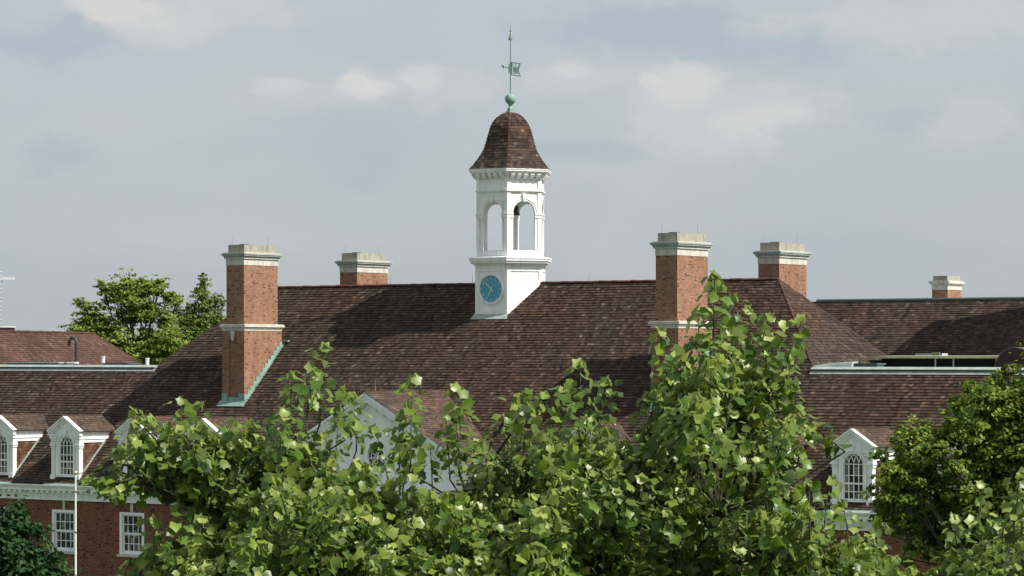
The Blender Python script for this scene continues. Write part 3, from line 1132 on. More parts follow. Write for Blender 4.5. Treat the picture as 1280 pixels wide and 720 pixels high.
# bell roof in tile courses
prof = [(0, 2.58), (.16, 2.42), (.30, 2.27), (.55, 2.05), (.83, 1.83), (1.10, 1.66), (1.40, 1.54), (1.70, 1.45), (2.05, 1.34), (2.35, 1.22), (2.55, 1.10), (2.75, .93),
        (2.90, .74), (3.0, .55), (3.06, .40), (3.10, .28)]
pz = [p[0] for p in prof]
pr = [p[1] for p in prof]
zz = [0.0]
while zz[-1] < 3.08:                                # about .19 m of tile showing along the curve
    z = zz[-1]
    dr = (np.interp(z + .02, pz, pr) - np.interp(z, pz, pr)) / .02
    zz.append(min(3.10, z + .185 / math.sqrt(1 + dr * dr)))
mb = MB()
mi = mb.m(M['tile'])
for j in range(len(zz) - 1):
    ra, rb = np.interp(zz[j], pz, pr), np.interp(zz[j + 1], pz, pr)
    for k in range(6):
        a0, a1 = R(60 * k), R(60 * (k + 1))
        A0 = np.array((math.cos(a0), math.sin(a0)))
        A1 = np.array((math.cos(a1), math.sin(a1)))
        nt = max(1, int(round(ra / .24)))
        off = .5 if j % 2 else 0
        cut = sorted({0.0, 1.0} | {min(1, max(0, (i + off + random.uniform(-.08, .08)) / nt)) for i in range(nt + 1)})
        for s0, s1 in zip(cut[:-1], cut[1:]):
            if s1 - s0 < .03:
                continue
            l = random.uniform(.02, .035)
            P = lambda r, s, z: (TX + r * (A0[0] * (1 - s) + A1[0] * s), r * (A0[1] * (1 - s) + A1[1] * s), 28.49 + z * 1.06)
            tint = min(1, max(0, random.gauss(.42, .24)))
            mb.poly([P(ra - .02, s0, zz[j] - .005), P(ra - .02, s1, zz[j] - .005), P(ra + l, s1, zz[j]), P(ra + l, s0, zz[j])], M['tile'], tint)
            mb.poly([P(ra + l, s0, zz[j]), P(ra + l, s1, zz[j]), P(rb + .004, s1, zz[j + 1] + .004), P(rb + .004, s0, zz[j + 1] + .004)], M['tile'], tint)
hexring(mb, .30, 31.72, 31.80, M['stone'])
mb.build('bell_roof', tower)

# clock
cz = 21.73
cy = -2.15 * math.cos(R(30))
mb = MB()
def disc(mb, r, y0, y1, mat, n=40, cx=TX, z=cz):
    k = len(mb.v)
    mb.ring(r, 0, y0 - y1, mat, n)
    mb.xform(lambda p: np.array((cx + p[0], y0 - p[2], z + p[1])), k)
for a, b in zip(np.linspace(0, 2 * math.pi, 41)[:-1], np.linspace(0, 2 * math.pi, 41)[1:]):
    for r0, r1, y0 in ((.76, .86, cy - .09), (.86, .93, cy - .05)):
        P = lambda r, t, y: (TX + r * math.cos(t), y, cz + r * math.sin(t))
        mb.hexa([P(r0, b, y0), P(r0, a, y0), P(r0, a, cy - .001), P(r0, b, cy - .001), P(r1, b, y0), P(r1, a, y0), P(r1, a, cy - .001), P(r1, b, cy - .001)], M['white'])
clock = mb.build('clock', tower)
mb = MB()
disc(mb, .775, cy + .01, cy - .022, M['dial'])
mb.build('dial', clock)


def hand(length, tail, w0, w1, ang, y, name):
    mb = MB()
    d = np.array((math.sin(ang), math.cos(ang)))
    s = np.array((d[1], -d[0]))
    pt = lambda a, b: (TX + d[0] * a + s[0] * b, y, cz + d[1] * a + s[1] * b)
    mb.prism([pt(-tail, -w0), pt(-tail, w0), pt(length * .6, w0), pt(length, w1), pt(length, -w1), pt(length * .6, -w0)], (0, -.012, 0), M['gilt'])
    mb.build(name, clock)


hand(.72, .22, .032, .012, R(-46), cy - .05, 'minute_hand')
hand(.62, .18, .026, .010, R(206), cy - .034, 'hour_hand')
# lettering round the dial
def letters_mesh():
    mb = MB()
    dg = bpy.context.evaluated_depsgraph_get()
    for i, chh in enumerate('CLASSOF10THE'):
        cu = bpy.data.curves.new('numeral', 'FONT')
        cu.body = chh
        cu.size = .25
        cu.align_x, cu.align_y = 'CENTER', 'CENTER'
        cu.extrude = .004
        ob = bpy.data.objects.new('numeral', cu)
        COL.objects.link(ob)
        bpy.context.view_layer.update()
        dg.update()
        me = bpy.data.meshes.new_from_object(ob.evaluated_get(dg))
        a = R(-30 * i)
        rot = a if 3 > i or i > 9 else a
        r = .63
        cx, czz = r * math.sin(-a), r * math.cos(a)
        c, s = math.cos(rot), math.sin(rot)
        for p in me.polygons:
            pts = []
            for v in p.vertices:
                q = me.vertices[v].co
                pts.append((TX + cx + c * q.x - s * q.y, cy - .027 - q.z, cz + czz + s * q.x + c * q.y))
            mb.poly(pts, M['gilt'])
        bpy.data.objects.remove(ob)
        bpy.data.curves.remove(cu)
    return mb


letters_mesh().build('lettering', clock)

# finial and weathervane
mb = MB()
C = M['copper']
mb.ring(.26, 31.78, 31.86, C, 6, 0, (TX, 0))
mb.ring(.20, 31.86, 32.02, C, 6, 0, (TX, 0))
mb.lathe([(.16, 0), (.10, .08), (.10, .14), (.17, .28)], (TX, 0, 32.02), C, 14)
mb.build('finial', tower)
mb = MB()
mb.lathe([(.312 * math.sin(a) + .001, -.312 * math.cos(a)) for a in np.linspace(.12, math.pi, 13)], (TX, 0, 32.54), C, 20)
mb.build('copper_ball', tower, smooth=True)
mb = MB()
RM = M['rodm']
mb.tube([(TX, 0, 32.7), (TX, 0, 36.3)], [.035, .022], RM, 8)
mb.lathe([(.02, -.02), (.125, 0), (.115, .08), (.07, .22), (.03, .34), (.02, .46), (.055, .52), (.02, .58), (.008, .85)], (TX, 0, 35.90), RM, 12)
vane = mb.build('weathervane', tower)
mb = MB()
dv = RIGHT * .97 + FWD * -.25
dv[2] = 0
dv /= np.linalg.norm(dv)
P = lambda a, z: (TX + dv[0] * a, dv[1] * a, 34.26 + z)
nv = np.array((-dv[1], dv[0], 0)) * .03
def bar2(p, q, w):
    mb.bar(P(*p), P(*q), w, (-dv[1], dv[0], 0), C, .03)
mb.prism([P(.03, -.36), P(.10, -.36), P(.10, .40), P(.03, .40)], nv, C)
bar2((.05, .37), (.60, .27), .055)
bar2((.05, -.33), (.60, -.44), .055)
bar2((.57, .27), (.46, -.10), .05)
bar2((.46, -.10), (.58, -.43), .05)
for a0 in (.15, .31):                                # open-work letters of the banner
    bar2((a0, .30), (a0 + .05, -.28), .04)
    bar2((a0 + .05, -.28), (a0 + .09, .10), .035)
    bar2((a0 + .09, .10), (a0 + .13, -.30), .035)
    bar2((a0 + .13, -.30), (a0 + .17, .24), .04)
mb.tube([P(-.05, .03), P(-.40, .13)], .028, RM, 6)
bar2((-.40, .04), (-.46, .24), .07)
bar2((-.40, .13), (-.52, .16), .05)
mb.tube([P(-.06, -.25), P(-.06, .30)], .05, C, 6)
mb.build('banner', vane)

# ----------------------------------------------------------------------------
# things on the flat roofs
# ----------------------------------------------------------------------------
FT = FLAT + .06
mb = MB()
p = np.array((-30.15, -3.5, FT))
arc = [p + np.array((-.30 + .30 * math.cos(a), 0, 1.62 + .30 * math.sin(a))) for a in np.linspace(0, math.pi, 9)]
mb.tube([p, p + np.array((0, 0, 1.6))] + arc[1:] + [arc[-1] - np.array((0, 0, .22))], .105, M['iron'], 10)
mb.tube([p + np.array((0, 0, .30)), p + np.array((0, 0, .42))], .15, M['polew'], 10)
o = mb.build('vent_pipe', None, True, origin=p)
o['label'], o['category'] = 'dark gooseneck vent pipe standing on the left flat roof', 'vent pipe'
for (x, y, h, lab) in ((-27.92, -3.5, .72, 'short white pipe stub on the left flat roof, beside the gooseneck pipe'),
                       (-24.5, -3.3, .62, 'short white pipe stub on the left flat roof, next to the big hip')):
    mb = MB()
    mb.tube([(x, y, FT), (x, y, FT + h)], .11, M['polew'], 10)
    mb.tube([(x, y, FT + h), (x, y, FT + h + .05)], .14, M['polew'], 10)
    o = mb.build('pipe_stub', None, origin=(x, y, FT))
    o['label'], o['category'], o['group'] = lab, 'pipe', 'white pipe stubs on the left flat roof'
# roof hatches and curbs
def hatch(x0, x1, y0, y1, h, mat, lab, top=None):
    mb = MB()
    mb.box(x0, x1, y0, y1, FT, FT + h, mat)
    mb.box(x0 - .06, x1 + .06, y0 - .06, y1 + .06, FT + h, FT + h + .07, top or M['copper_p'])
    o = mb.build('roof_hatch', None, origin=((x0 + x1) / 2, (y0 + y1) / 2, FT))
    o['label'], o['category'] = lab, 'hatch'
hatch(-35.4, -31.0, -4.2, -2.8, .34, M['copper_d'], 'long low dark hatch with pale lid on the left flat roof')
hatch(-27.3, -25.3, -4.2, -3.2, .30, M['copper_d'], 'small dark hatch between the two white pipe stubs', M['copper_d'])
hatch(24.55, 25.8, -4.4, -3.6, .36, M['copper_d'], 'small dark hatch on the right flat roof below the big hip', M['copper_d'])
# ribbed metal roll at the foot of the hip
mb = MB()
mb.hexa([(22.1, -4.75, FT + .1), (24.5, -4.75, FT + .2), (24.5, -3.9, FT + .2), (22.1, -3.9, FT + .1), (22.3, -4.6, FT + .34), (24.5, -4.6, FT + .50), (24.5, -4.0, FT + .50), (22.3, -4.0, FT + .34)], M['copper_p'])
for i in range(14):
    x = 22.35 + i * .155
    z = FT + .35 + .16 * i / 14
    mb.bar((x, -4.68, z - .14), (x + .12, -4.0, z + .02), .05, (0, 0, 1), M['copper_p'])
o = mb.build('metal_roll', None, origin=(23.3, -4.3, FT))
o['label'], o['category'] = 'pale ribbed metal roll at the foot of the right hip slope', 'roof metalwork'
# monitor with yellow-green copper roof
mon = thing('roof_monitor', 'low roof monitor with yellowish copper top and dark open side on the right flat roof', 'roof monitor', (26.6, 2.6, FT))
mb = MB()
mb.prism([(22.2, 1.75, 17.89), (29.95, 1.75, 17.89), (29.95, 4.6, 17.92), (22.2, 4.6, 17.92)], (0, 0, .06), M['copper_y'])
mb.box(22.2, 29.95, 1.70, 1.76, 17.83, 17.945, M['copper_y'])
mb.build('monitor_roof', mon)
mb = MB()
mb.box(22.3, 29.8, 2.7, 4.5, FT, 17.86, M['dark'])
mb.build('monitor_wall', mon)
for x in (25.9, 26.95, 29.4):
    mb = MB()
    mb.box(x - .03, x + .03, 1.85, 1.91, FT, 17.86, M['copper_p'])
    mb.build('post', mon)
mb = MB()
mb.box(23.0, 24.6, 5.2, 5.9, 17.9, 18.10, M['lead'])
mb.box(24.0, 24.5, 5.1, 5.15, 17.9, 18.16, M['copper_y'])
mb.build('monitor_curb', mon)
# barrel vault end
bv = thing('barrel_skylight', 'dark brown half-round barrel vault on the right flat roof beside the monitor', 'skylight', (30.65, 1.6, FT))
mb = MB()
rr, cx, y0, y1 = 1.10, 30.75, 1.2, 3.6
arc = [(cx + rr * math.cos(a), y0, FT + .1 + rr * math.sin(a)) for a in np.linspace(0, math.pi, 21)]
mb.prism(arc[::-1], (0, y1 - y0, 0), M['brown'])
mb.build('vault_body', bv)
mb = MB()
for a, b in zip(np.linspace(0, math.pi, 21)[:-1], np.linspace(0, math.pi, 21)[1:]):
    P = lambda r, t, y: (cx + r * math.cos(t), y, FT + .1 + r * math.sin(t))
    mb.hexa([P(1.102, b, y0 + .02), P(1.102, a, y0 + .02), P(1.102, a, y1), P(1.102, b, y1), P(1.15, b, y0 + .02), P(1.15, a, y0 + .02), P(1.15, a, y1), P(1.15, b, y1)], M['vault'])
mb.build('vault_cover', bv)

# ----------------------------------------------------------------------------
# far hall on the right
# ----------------------------------------------------------------------------
far = thing('far_hall', 'second brick hall behind on the right, dark tiled roof with copper-capped ridge', 'building', (10, 64, 0))
FY, FZ = 59.4, 22.05
FX0, FX1 = -40.0, 30.0
mb = MB()
mb.box(FX0 + .5, FX1 - .5, FY - 11.4, FY + 20, 0, 10.4, M['brick2'])
mb.build('wall', far)
mb = MB()
zlow = EAVE
yl = FY + (zlow - FZ) / PM
mb.poly([(FX0, yl, zlow - .03), (FX1, yl, zlow - .03), (FX1, FY, FZ - .03), (FX0, FY, FZ - .03)], M['dark'])
mb.poly([(FX0, FY, FZ - .02), (FX1, FY, FZ - .02), (FX1, FY + 9, FZ - .02), (FX0, FY + 9, FZ - .02)], M['lead'])
mb.poly([(FX1, FY + 9 + 11.6, zlow), (FX0, FY + 9 + 11.6, zlow), (FX0, FY + 9, FZ - .02), (FX1, FY + 9, FZ - .02)], M['tile'])
for x, s in ((FX0, -1), (FX1, 1)):
    q = [(x, yl, zlow - .03), (x, FY + 20.6, zlow - .03), (x, FY + 9, FZ - .03), (x, FY, FZ - .03)]
    mb.poly(q if s > 0 else q[::-1], M['tile'])
zc0 = 15.5
courses(mb, (0, FY + (zc0 - FZ) / PM, zc0), (1, 0, 0), v_f, n_f, (FZ - zc0) / PM * SL, lambda b: (-16.0, FX1), M['tile'], e=.24, w=.34, t=.03)
mb.build('roof', far)
mb = MB()
mb.box(-13.3, FX1, FY - .12, FY + .5, FZ - .04, FZ + .08, M['copper_d'])
mb.box(-13.3, FX1, FY - .06, FY + .5, FZ + .08, FZ + .17, M['copper_p'])
mb.build('ridge_cap', far)


def far_chimney(cx, y0, hw, dp, z0, ztop, name='chimney'):
    mb = MB()
    mb.box(cx - hw, cx + hw, y0, y0 + dp, z0, ztop, M['brick'])
    ch = mb.build(name, far)
    c = MB()
    for g, a, b, m in ((.02, 0, .36, 'stone'), (.10, .36, .46, 'stone'), (.20, .46, .62, 'stone'), (.11, .62, .68, 'stone'), (-.06, .68, 1.03, 'block')):
        c.box(cx - hw - g, cx + hw + g, y0 - g, y0 + dp + g, ztop + a, ztop + b, M[m])
    c.build('chimney_cap', ch)
far_chimney(-3.8, 61.0, .64, 2.25, 20, 22.86)
far_chimney(9.2, 56.4, 1.3, 3.0, 16, 31.5)  # assumed unseen stack beyond the right edge, sized to cast the roof shadow

# ----------------------------------------------------------------------------
# red-roofed wing on the left
# ----------------------------------------------------------------------------
rzw = math.atan2(7.8, 17.9)
lw = thing('red_roofed_wing', 'low building with reddish hipped tile roof behind the flat roof on the far left', 'building', (-61.0, 31.1, 0), rz=rzw)
WLOC[lw.name] = (0, 0, 0)
mb = MB()
zl, zt, pm = 13.5, 19.68, .80
k = (zt - zl) / pm
yn = -40.0
s2 = math.sqrt(1 + pm * pm)
v = np.array((-1, 0, pm)) / s2
n = np.array((pm, 0, 1)) / s2
mb.poly([(k, yn, zl - .03), (k, k, zl - .03), (0, 0, zt - .03), (0, yn, zt - .03)], M['dark'])
mb.poly([(k, k, zl - .03), (-k, k, zl - .03), (0, 0, zt - .03)], M['tile_r'])
mb.poly([(-k, k, zl - .03), (-k, yn, zl - .03), (0, yn, zt - .03), (0, 0, zt - .03)], M['tile_r'])
mb.poly([(-k, yn, zl - .03), (k, yn, zl - .03), (0, yn, zt - .03)], M['brick2'])
courses(mb, (k, 0, zl), (0, 1, 0), v, n, k * s2, lambda b: (yn, (zt - (zl + b * pm / s2)) / pm), M['tile_r'], e=.24, w=.34, t=.028)
mb.build('roof', lw)
mb = MB()
ridge_caps(mb, (0, yn, zt), (0, 0, zt), .13, M['tile_r'])
ridge_caps(mb, (k, k, zl), (0, 0, zt), .09, M['tile_r'])
mb.build('ridge_cap', lw)
mb = MB()
mb.box(-k + .6, k - .6, yn + .3, k - .6, 0, zl, M['brick2'])
mb.build('wall', lw)
q = site(-4, 411, 222)
mb = MB()
mb.box(q[0] - 2, q[0] + 1.05, q[1] - .8, q[1] + .8, 16, 20.05, M['brown'])
mb.box(q[0] - 2.05, q[0] + 1.1, q[1] - .85, q[1] + .85, 20.05, 20.15, M['stone'])
o = mb.build('chimney_stub', None, origin=(q[0], q[1], 16))
o['label'], o['category'] = 'low brown brick stub with flat pale top at the far left edge', 'chimney'

# lattice mast far left
q = site(-1.5, 444, 330)
mast = thing('lattice_mast', 'white lattice mast with a short crossarm, far behind at the left edge', 'mast', (q[0], q[1], 0))
mb = MB()
ztm = 18 + (444 - 338) * 330 / FPX
for sx, sy in ((-.25, -.25), (.25, -.25), (.25, .25), (-.25, .25)):
    mb.tube([(q[0] + sx, q[1] + sy, 0), (q[0] + sx, q[1] + sy, ztm)], .03, M['lead'], 5)
z = 8.0
while z < ztm:
    for a, b in (((-.25, -.25), (.25, -.25)), ((.25, -.25), (.25, .25)), ((.25, .25), (-.25, .25)), ((-.25, .25), (-.25, -.25))):
        mb.tube([(q[0] + a[0], q[1] + a[1], z), (q[0] + b[0], q[1] + b[1], z)], .05, M['lead'], 4)
    z += .48
mb.build('mast_frame', mast)
mb = MB()
za = 18 + (444 - 348) * 330 / FPX
e0, e1 = q - RIGHT * 1.6, q + RIGHT * 1.75
mb.bar((e0[0], e0[1], za), (e1[0], e1[1], za), .14, (0, 0, 1), M['polew'], .26)
mb.build('crossarm', mast)

# flagpole in front
q = site(94.5, 444, 159.3)
pole = thing('flagpole', 'slender white flagpole topped by a gilt ball, in front of the brick wall', 'flagpole', (q[0], q[1], 0))
mb = MB()
zp = 18 - (593 - 444) * 159.3 / FPX
mb.tube([(q[0], q[1], 0), (q[0], q[1], zp)], [.068, .045], M['polew'], 10)
mb.tube([(q[0], q[1], zp - .15), (q[0], q[1], zp - .05)], .075, M['polew'], 8)
for z in (zp - .95, zp - 3.1):
    mb.tube([(q[0], q[1], z), (q[0], q[1], z + .06)], .085, M['iron'], 8)
mb.build('pole', pole)
mb = MB()
mb.lathe([(.13 * math.sin(a) + .001, -.13 * math.cos(a)) for a in np.linspace(0, math.pi, 11)], (q[0], q[1], zp + .08), M['gold'], 14)
mb.build('ball', pole, smooth=True)

# ----------------------------------------------------------------------------
# trees
# ----------------------------------------------------------------------------
def unit(a):
    return a / (np.linalg.norm(a, axis=-1, keepdims=True) + 1e-9)


# tulip leaf: broad four-lobed blade, y from stalk to tip
LV = np.array([(0, 0), (0, .38), (0, .58), (0, .80), (.27, -.06), (.54, .26), (.40, .56), (.36, .92), (-.27, -.06), (-.54, .26), (-.40, .56), (-.36, .92)], float)
LQ = np.array([(0, 4, 5, 1), (1, 5, 6, 2), (2, 6, 7, 3), (0, 1, 9, 8), (1, 2, 10, 9), (2, 3, 11, 10)])


def leaf_mesh(name, pos, nrm, tip, size, tint, mat, parent):
    n = unit(nrm)
    t = unit(tip - n * (tip * n).sum(1, keepdims=True))
    s = np.cross(t, n)
    N = len(pos)
    cup = rng.uniform(.05, .45, N)[:, None]
    droop = rng.uniform(.0, .45, N)[:, None]
    wx = rng.uniform(.85, 1.12, N)[:, None]
    tw = rng.normal(0, .12, N)[:, None]
    x = LV[None, :, 0] * wx
    y = LV[None, :, 1] * np.ones((N, 1))
    z = cup * np.abs(x) * .9 - droop * y * y + tw * x * y * 2
    V = pos[:, None, :] + size[:, None, None] * (x[..., None] * s[:, None] + y[..., None] * t[:, None] + z[..., None] * n[:, None])
    Q = LQ[None] + (np.arange(N) * 12)[:, None, None]
    T = np.repeat(np.clip(tint, 0, 1), 6)
    return np_mesh(name, V.reshape(-1, 3), Q.reshape(-1, 4), T, mat, parent)


def shoots_to_leaves(shoots, tube_mb):
    P, Nn, T, S, C = [], [], [], [], []
    up = np.array((0, 0, 1.0))
    for base, d, L, big in shoots:
        d = d / np.linalg.norm(d)
        side = np.cross(d, up)
        side = side / np.linalg.norm(side) if np.linalg.norm(side) > .1 else np.array((1.0, 0, 0))
        oth = np.cross(side, d)
        bend = np.array((random.gauss(0, .12), random.gauss(0, .12), .15)) * L
        pt = lambda s: base + d * (s * L) + bend * s * s
        tube_mb.tube([pt(0), pt(.5), pt(1)], [.010, .007, .004], M['bark_g'], 4)
        s = random.uniform(.0, .1)
        az = random.uniform(0, 6.28)
        step = .020 / L
        while s < 1.0:
            az += 2.4 + random.gauss(0, .35)
            out = side * math.cos(az) + oth * math.sin(az)
            pl = random.uniform(.04, .13)
            pet = out * .85 + d * .35 + up * .1
            p = pt(s) + pet * pl
            P.append(p)
            nn = up * random.uniform(.35, 1.0) + out * random.uniform(.1, .8) + np.array((random.gauss(0, .4), random.gauss(0, .4), random.gauss(0, .25)))
            Nn.append(nn)
            T.append(out + d * .2 - up * random.uniform(.0, .8))
            q = s ** 3
            S.append((.118 * (1 - q) + .10 * q) * random.uniform(.5, 1.2) * big)
            C.append(random.gauss(.42, .26) + .22 * q + (.35 if random.random() < .05 else 0))
            s += step * random.uniform(.7, 1.3)
        for j in range(3):                          # fresh pale leaves at the tip
            az += 2.1
            out = side * math.cos(az) + oth * math.sin(az)
            P.append(pt(1.0) + out * .03)
            Nn.append(out * 1.0 + up * .3 + np.array((random.gauss(0, .3), random.gauss(0, .3), 0)))
            T.append(up * .8 + out * .5)
            S.append(random.uniform(.07, .125) * big)
            C.append(random.uniform(.6, 1.0))
    return [np.array(a) for a in (P, Nn, T, S, C)]


def tulip_tree(name, label, trunk_xy, outline, sprigs, arms, xr, count, dist, zfloor, limbs_to, thick=2.7):
    t = thing(name, label, 'tree', (trunk_xy[0], trunk_xy[1], 0), 'tulip trees in front')
    ox, oz = [o[0] for o in outline], [o[1] for o in outline]
    shoots = []
    tb = MB()
    root = np.array((trunk_xy[0], trunk_xy[1], zfloor - 1.5))
    k = 0
    tries = 0
    while k < count and tries < 20000:
        tries += 1
        px = random.uniform(*xr)
        ly = random.triangular(-thick, thick, -.3)
        top = np.interp(px, ox, oz) + abs(ly) ** 1.6 * 16 + random.expovariate(1 / 16) - 4
        py = top + (abs(random.gauss(0, 1)) * 70 if random.random() < .45 else random.uniform(0, 1) * max(10, 790 - top))
        if py > 800 or top > 790:
            continue
        d = dist + ly
        tip0 = site(px, py, d)
        lean = RIGHT * random.gauss(0, .40) + FWD * (ly * .16 + random.gauss(0, .3))
        shade = random.gauss(0, .10)
        for _ in range(random.randint(3, 8)):       # shoots stand together in sprays
            L = random.uniform(.28, .62)
            dirn = np.array((0, 0, 1.0)) + lean + RIGHT * random.gauss(0, .3) + FWD * random.gauss(0, .3)
            dirn /= np.linalg.norm(dirn)
            tip = tip0 + RIGHT * random.gauss(0, .17) + FWD * random.gauss(0, .2) - np.array((0, 0, abs(random.gauss(0, .17))))
            shoots.append((tip - dirn * L, dirn, L, random.uniform(.85, 1.08)))
            k += 1
    for px, py, L, big in sprigs:
        ly = random.uniform(-.9, .3)
        tip = site(px, py + 8, dist + ly)
        dirn = np.array((0, 0, 1.0)) + RIGHT * random.gauss(0, .08) + FWD * random.gauss(0, .10)
        dirn /= np.linalg.norm(dirn)
        shoots.append((tip - dirn * L, dirn, L, big))
    for (xa, ya, xb, yb, nsh, spread) in arms:      # long side limbs clothed with shoots
        a, b = site(xa, ya, dist + .2), site(xb, yb, dist - .5)
        tb.tube([a, (a + b) / 2 + np.array((0, 0, -.06)), b], [.035, .025, .012], M['bark_g'], 5)
        for i in range(nsh):
            s = random.uniform(.0, 1.0)
            p = a + (b - a) * s + np.array((0, 0, random.gauss(0, spread)))
            dirn = np.array((0, 0, .6)) + unit(b - a) * random.uniform(-.1, .9) + FWD * random.gauss(0, .5) + RIGHT * random.gauss(0, .3)
            if random.random() < .35:
                dirn[2] *= -.6
            shoots.append((p + FWD * random.gauss(0, .25), dirn, random.uniform(.22, .42), .95))
    P, Nn, T, S, C = shoots_to_leaves(shoots, tb)
    # sparse lower crown out of the photograph's frame
    leaf_mesh('crown', P, Nn, T, S, C, M['tulip'], t)
    # limbs
    lb = MB()
    top = np.array((trunk_xy[0], trunk_xy[1], zfloor - 2.0))
    lb.tube([(trunk_xy[0], trunk_xy[1], 0), (trunk_xy[0] + .1, trunk_xy[1], zfloor * .5), top], [.36, .28, .19], M['bark'], 12)
    tips = []
    for px, py, ly in limbs_to:
        e = site(px, py, dist + ly)
        mid = (top + e) / 2 + np.array((0, 0, -.35)) + RIGHT * random.gauss(0, .2)
        lb.tube([top - np.array((0, 0, .3)), mid, e], [.11, .06, .022], M['bark'], 7)
        tips.append((mid, e))
    nodes = np.array([m + (e - m) * s for m, e in tips for s in (0, .25, .5, .75, 1)])
    for base, d, L, big in shoots[::1]:
        dd = np.linalg.norm(nodes - base + np.array((0, 0, .3)), axis=1)
        j = dd.argmin()
        if dd[j] < 2.5:
            m = (nodes[j] + base) / 2 + np.array((0, 0, -.08))
            tb.tube([nodes[j], m, base], [.011, .009, .009], M['bark_g'], 4)
    lb.build('trunk', t)
    tb.build('branches', t)
    return t


OUT1 = [(150, 760), (165, 715), (190, 690), (215, 662), (240, 632), (270, 606), (300, 590), (330, 590), (345, 556), (365, 515), (385, 490), (420, 512), (445, 535), (460, 575),
        (490, 602), (520, 600), (550, 606), (580, 606), (605, 596), (620, 606), (640, 600), (660, 575), (690, 545), (715, 510), (745, 510), (770, 545), (788, 570), (800, 535),
        (820, 495), (845, 478), (870, 446), (890, 416), (920, 428), (945, 440), (962, 470), (974, 520), (980, 580), (982, 616), (1015, 630), (1045, 642), (1080, 660), (1130, 684), (1180, 700), (1240, 725)]
SPR1 = [(383, 441, .55, 1.05), (362, 474, .4, 1), (405, 470, .4, 1), (430, 492, .4, 1), (515, 486, .75, 1), (500, 510, .5, .95), (590, 494, .65, 1), (575, 520, .5, .9), (652, 504, .75, 1.05), (690, 500, .5, 1.1),
        (632, 540, .5, .9), (733, 462, .55, 1), (752, 482, .4, 1), (705, 490, .4, 1), (890, 352, .6, 1.15), (872, 392, .5, 1), (835, 424, .6, 1.1), (815, 470, .45, 1), (912, 378, .45, 1.1), (935, 394, .5, 1.15), (965, 404, .5, 1.1),
        (955, 425, .40, 1.05), (985, 455, .4, 1.05), (992, 488, .35, 1), (1000, 540, .35, 1), (1030, 606, .35, 1), (1008, 606, .3, 1), (1090, 656, .35, 1), (560, 528, .5, .9), (450, 500, .45, 1), (680, 515, .45, 1),
        (1060, 632, .3, 1), (190, 655, .35, 1), (250, 600, .35, 1), (540, 560, .35, .9), (610, 560, .4, .9), (475, 540, .4, .9), (498, 548, .35, .9), (625, 575, .35, .9), (760, 545, .4, 1), (780, 560, .4, 1), (425, 520, .4, 1), (348, 520, .4, 1), (335, 560, .35, 1)]
ARM1 = [(400, 640, 146, 578, 62, .12), (370, 605, 190, 562, 44, .09), (340, 640, 240, 600, 20, .12), (560, 640, 640, 540, 8, .15), (860, 560, 985, 470, 14, .2)]
q = site(690, 444, 30.5)
tulip_tree('tulip_tree', 'big leafy tulip tree across the middle foreground, its tallest shoot before a chimney', (q[0], q[1]), OUT1, SPR1, ARM1, (155, 1240), 1900, 30.0, 15.2,
           [(383, 560, .2), (300, 640, 0), (500, 640, .5), (590, 620, -.6), (652, 600, .3), (733, 560, -.2), (835, 520, .3), (890, 450, 0), (955, 500, -.3), (1020, 650, .2), (1120, 710, 0), (760, 640, -1.2), (440, 680, -1.2), (900, 640, -1.0)])
OUT2 = [(1150, 760), (1180, 725), (1200, 690), (1215, 665), (1240, 650), (1262, 640), (1300, 630), (1400, 610), (1500, 640)]
SPR2 = [(1226, 610, .4, 1.05), (1268, 598, .45, 1.1), (1196, 652, .35, 1), (1250, 638, .35, 1), (1279, 622, .4, 1), (1300, 605, .4, 1)]
q = site(1390, 444, 31)
tulip_tree('tulip_tree', 'tulip tree sprays entering at the lower right corner, pale upright buds on top', (q[0], q[1]), OUT2, SPR2, [], (1160, 1500), 330, 30.0, 15.2,
           [(1226, 680, 0), (1268, 660, .2), (1340, 650, .3), (1420, 660, 0), (1250, 720, -.8)], 1.8)


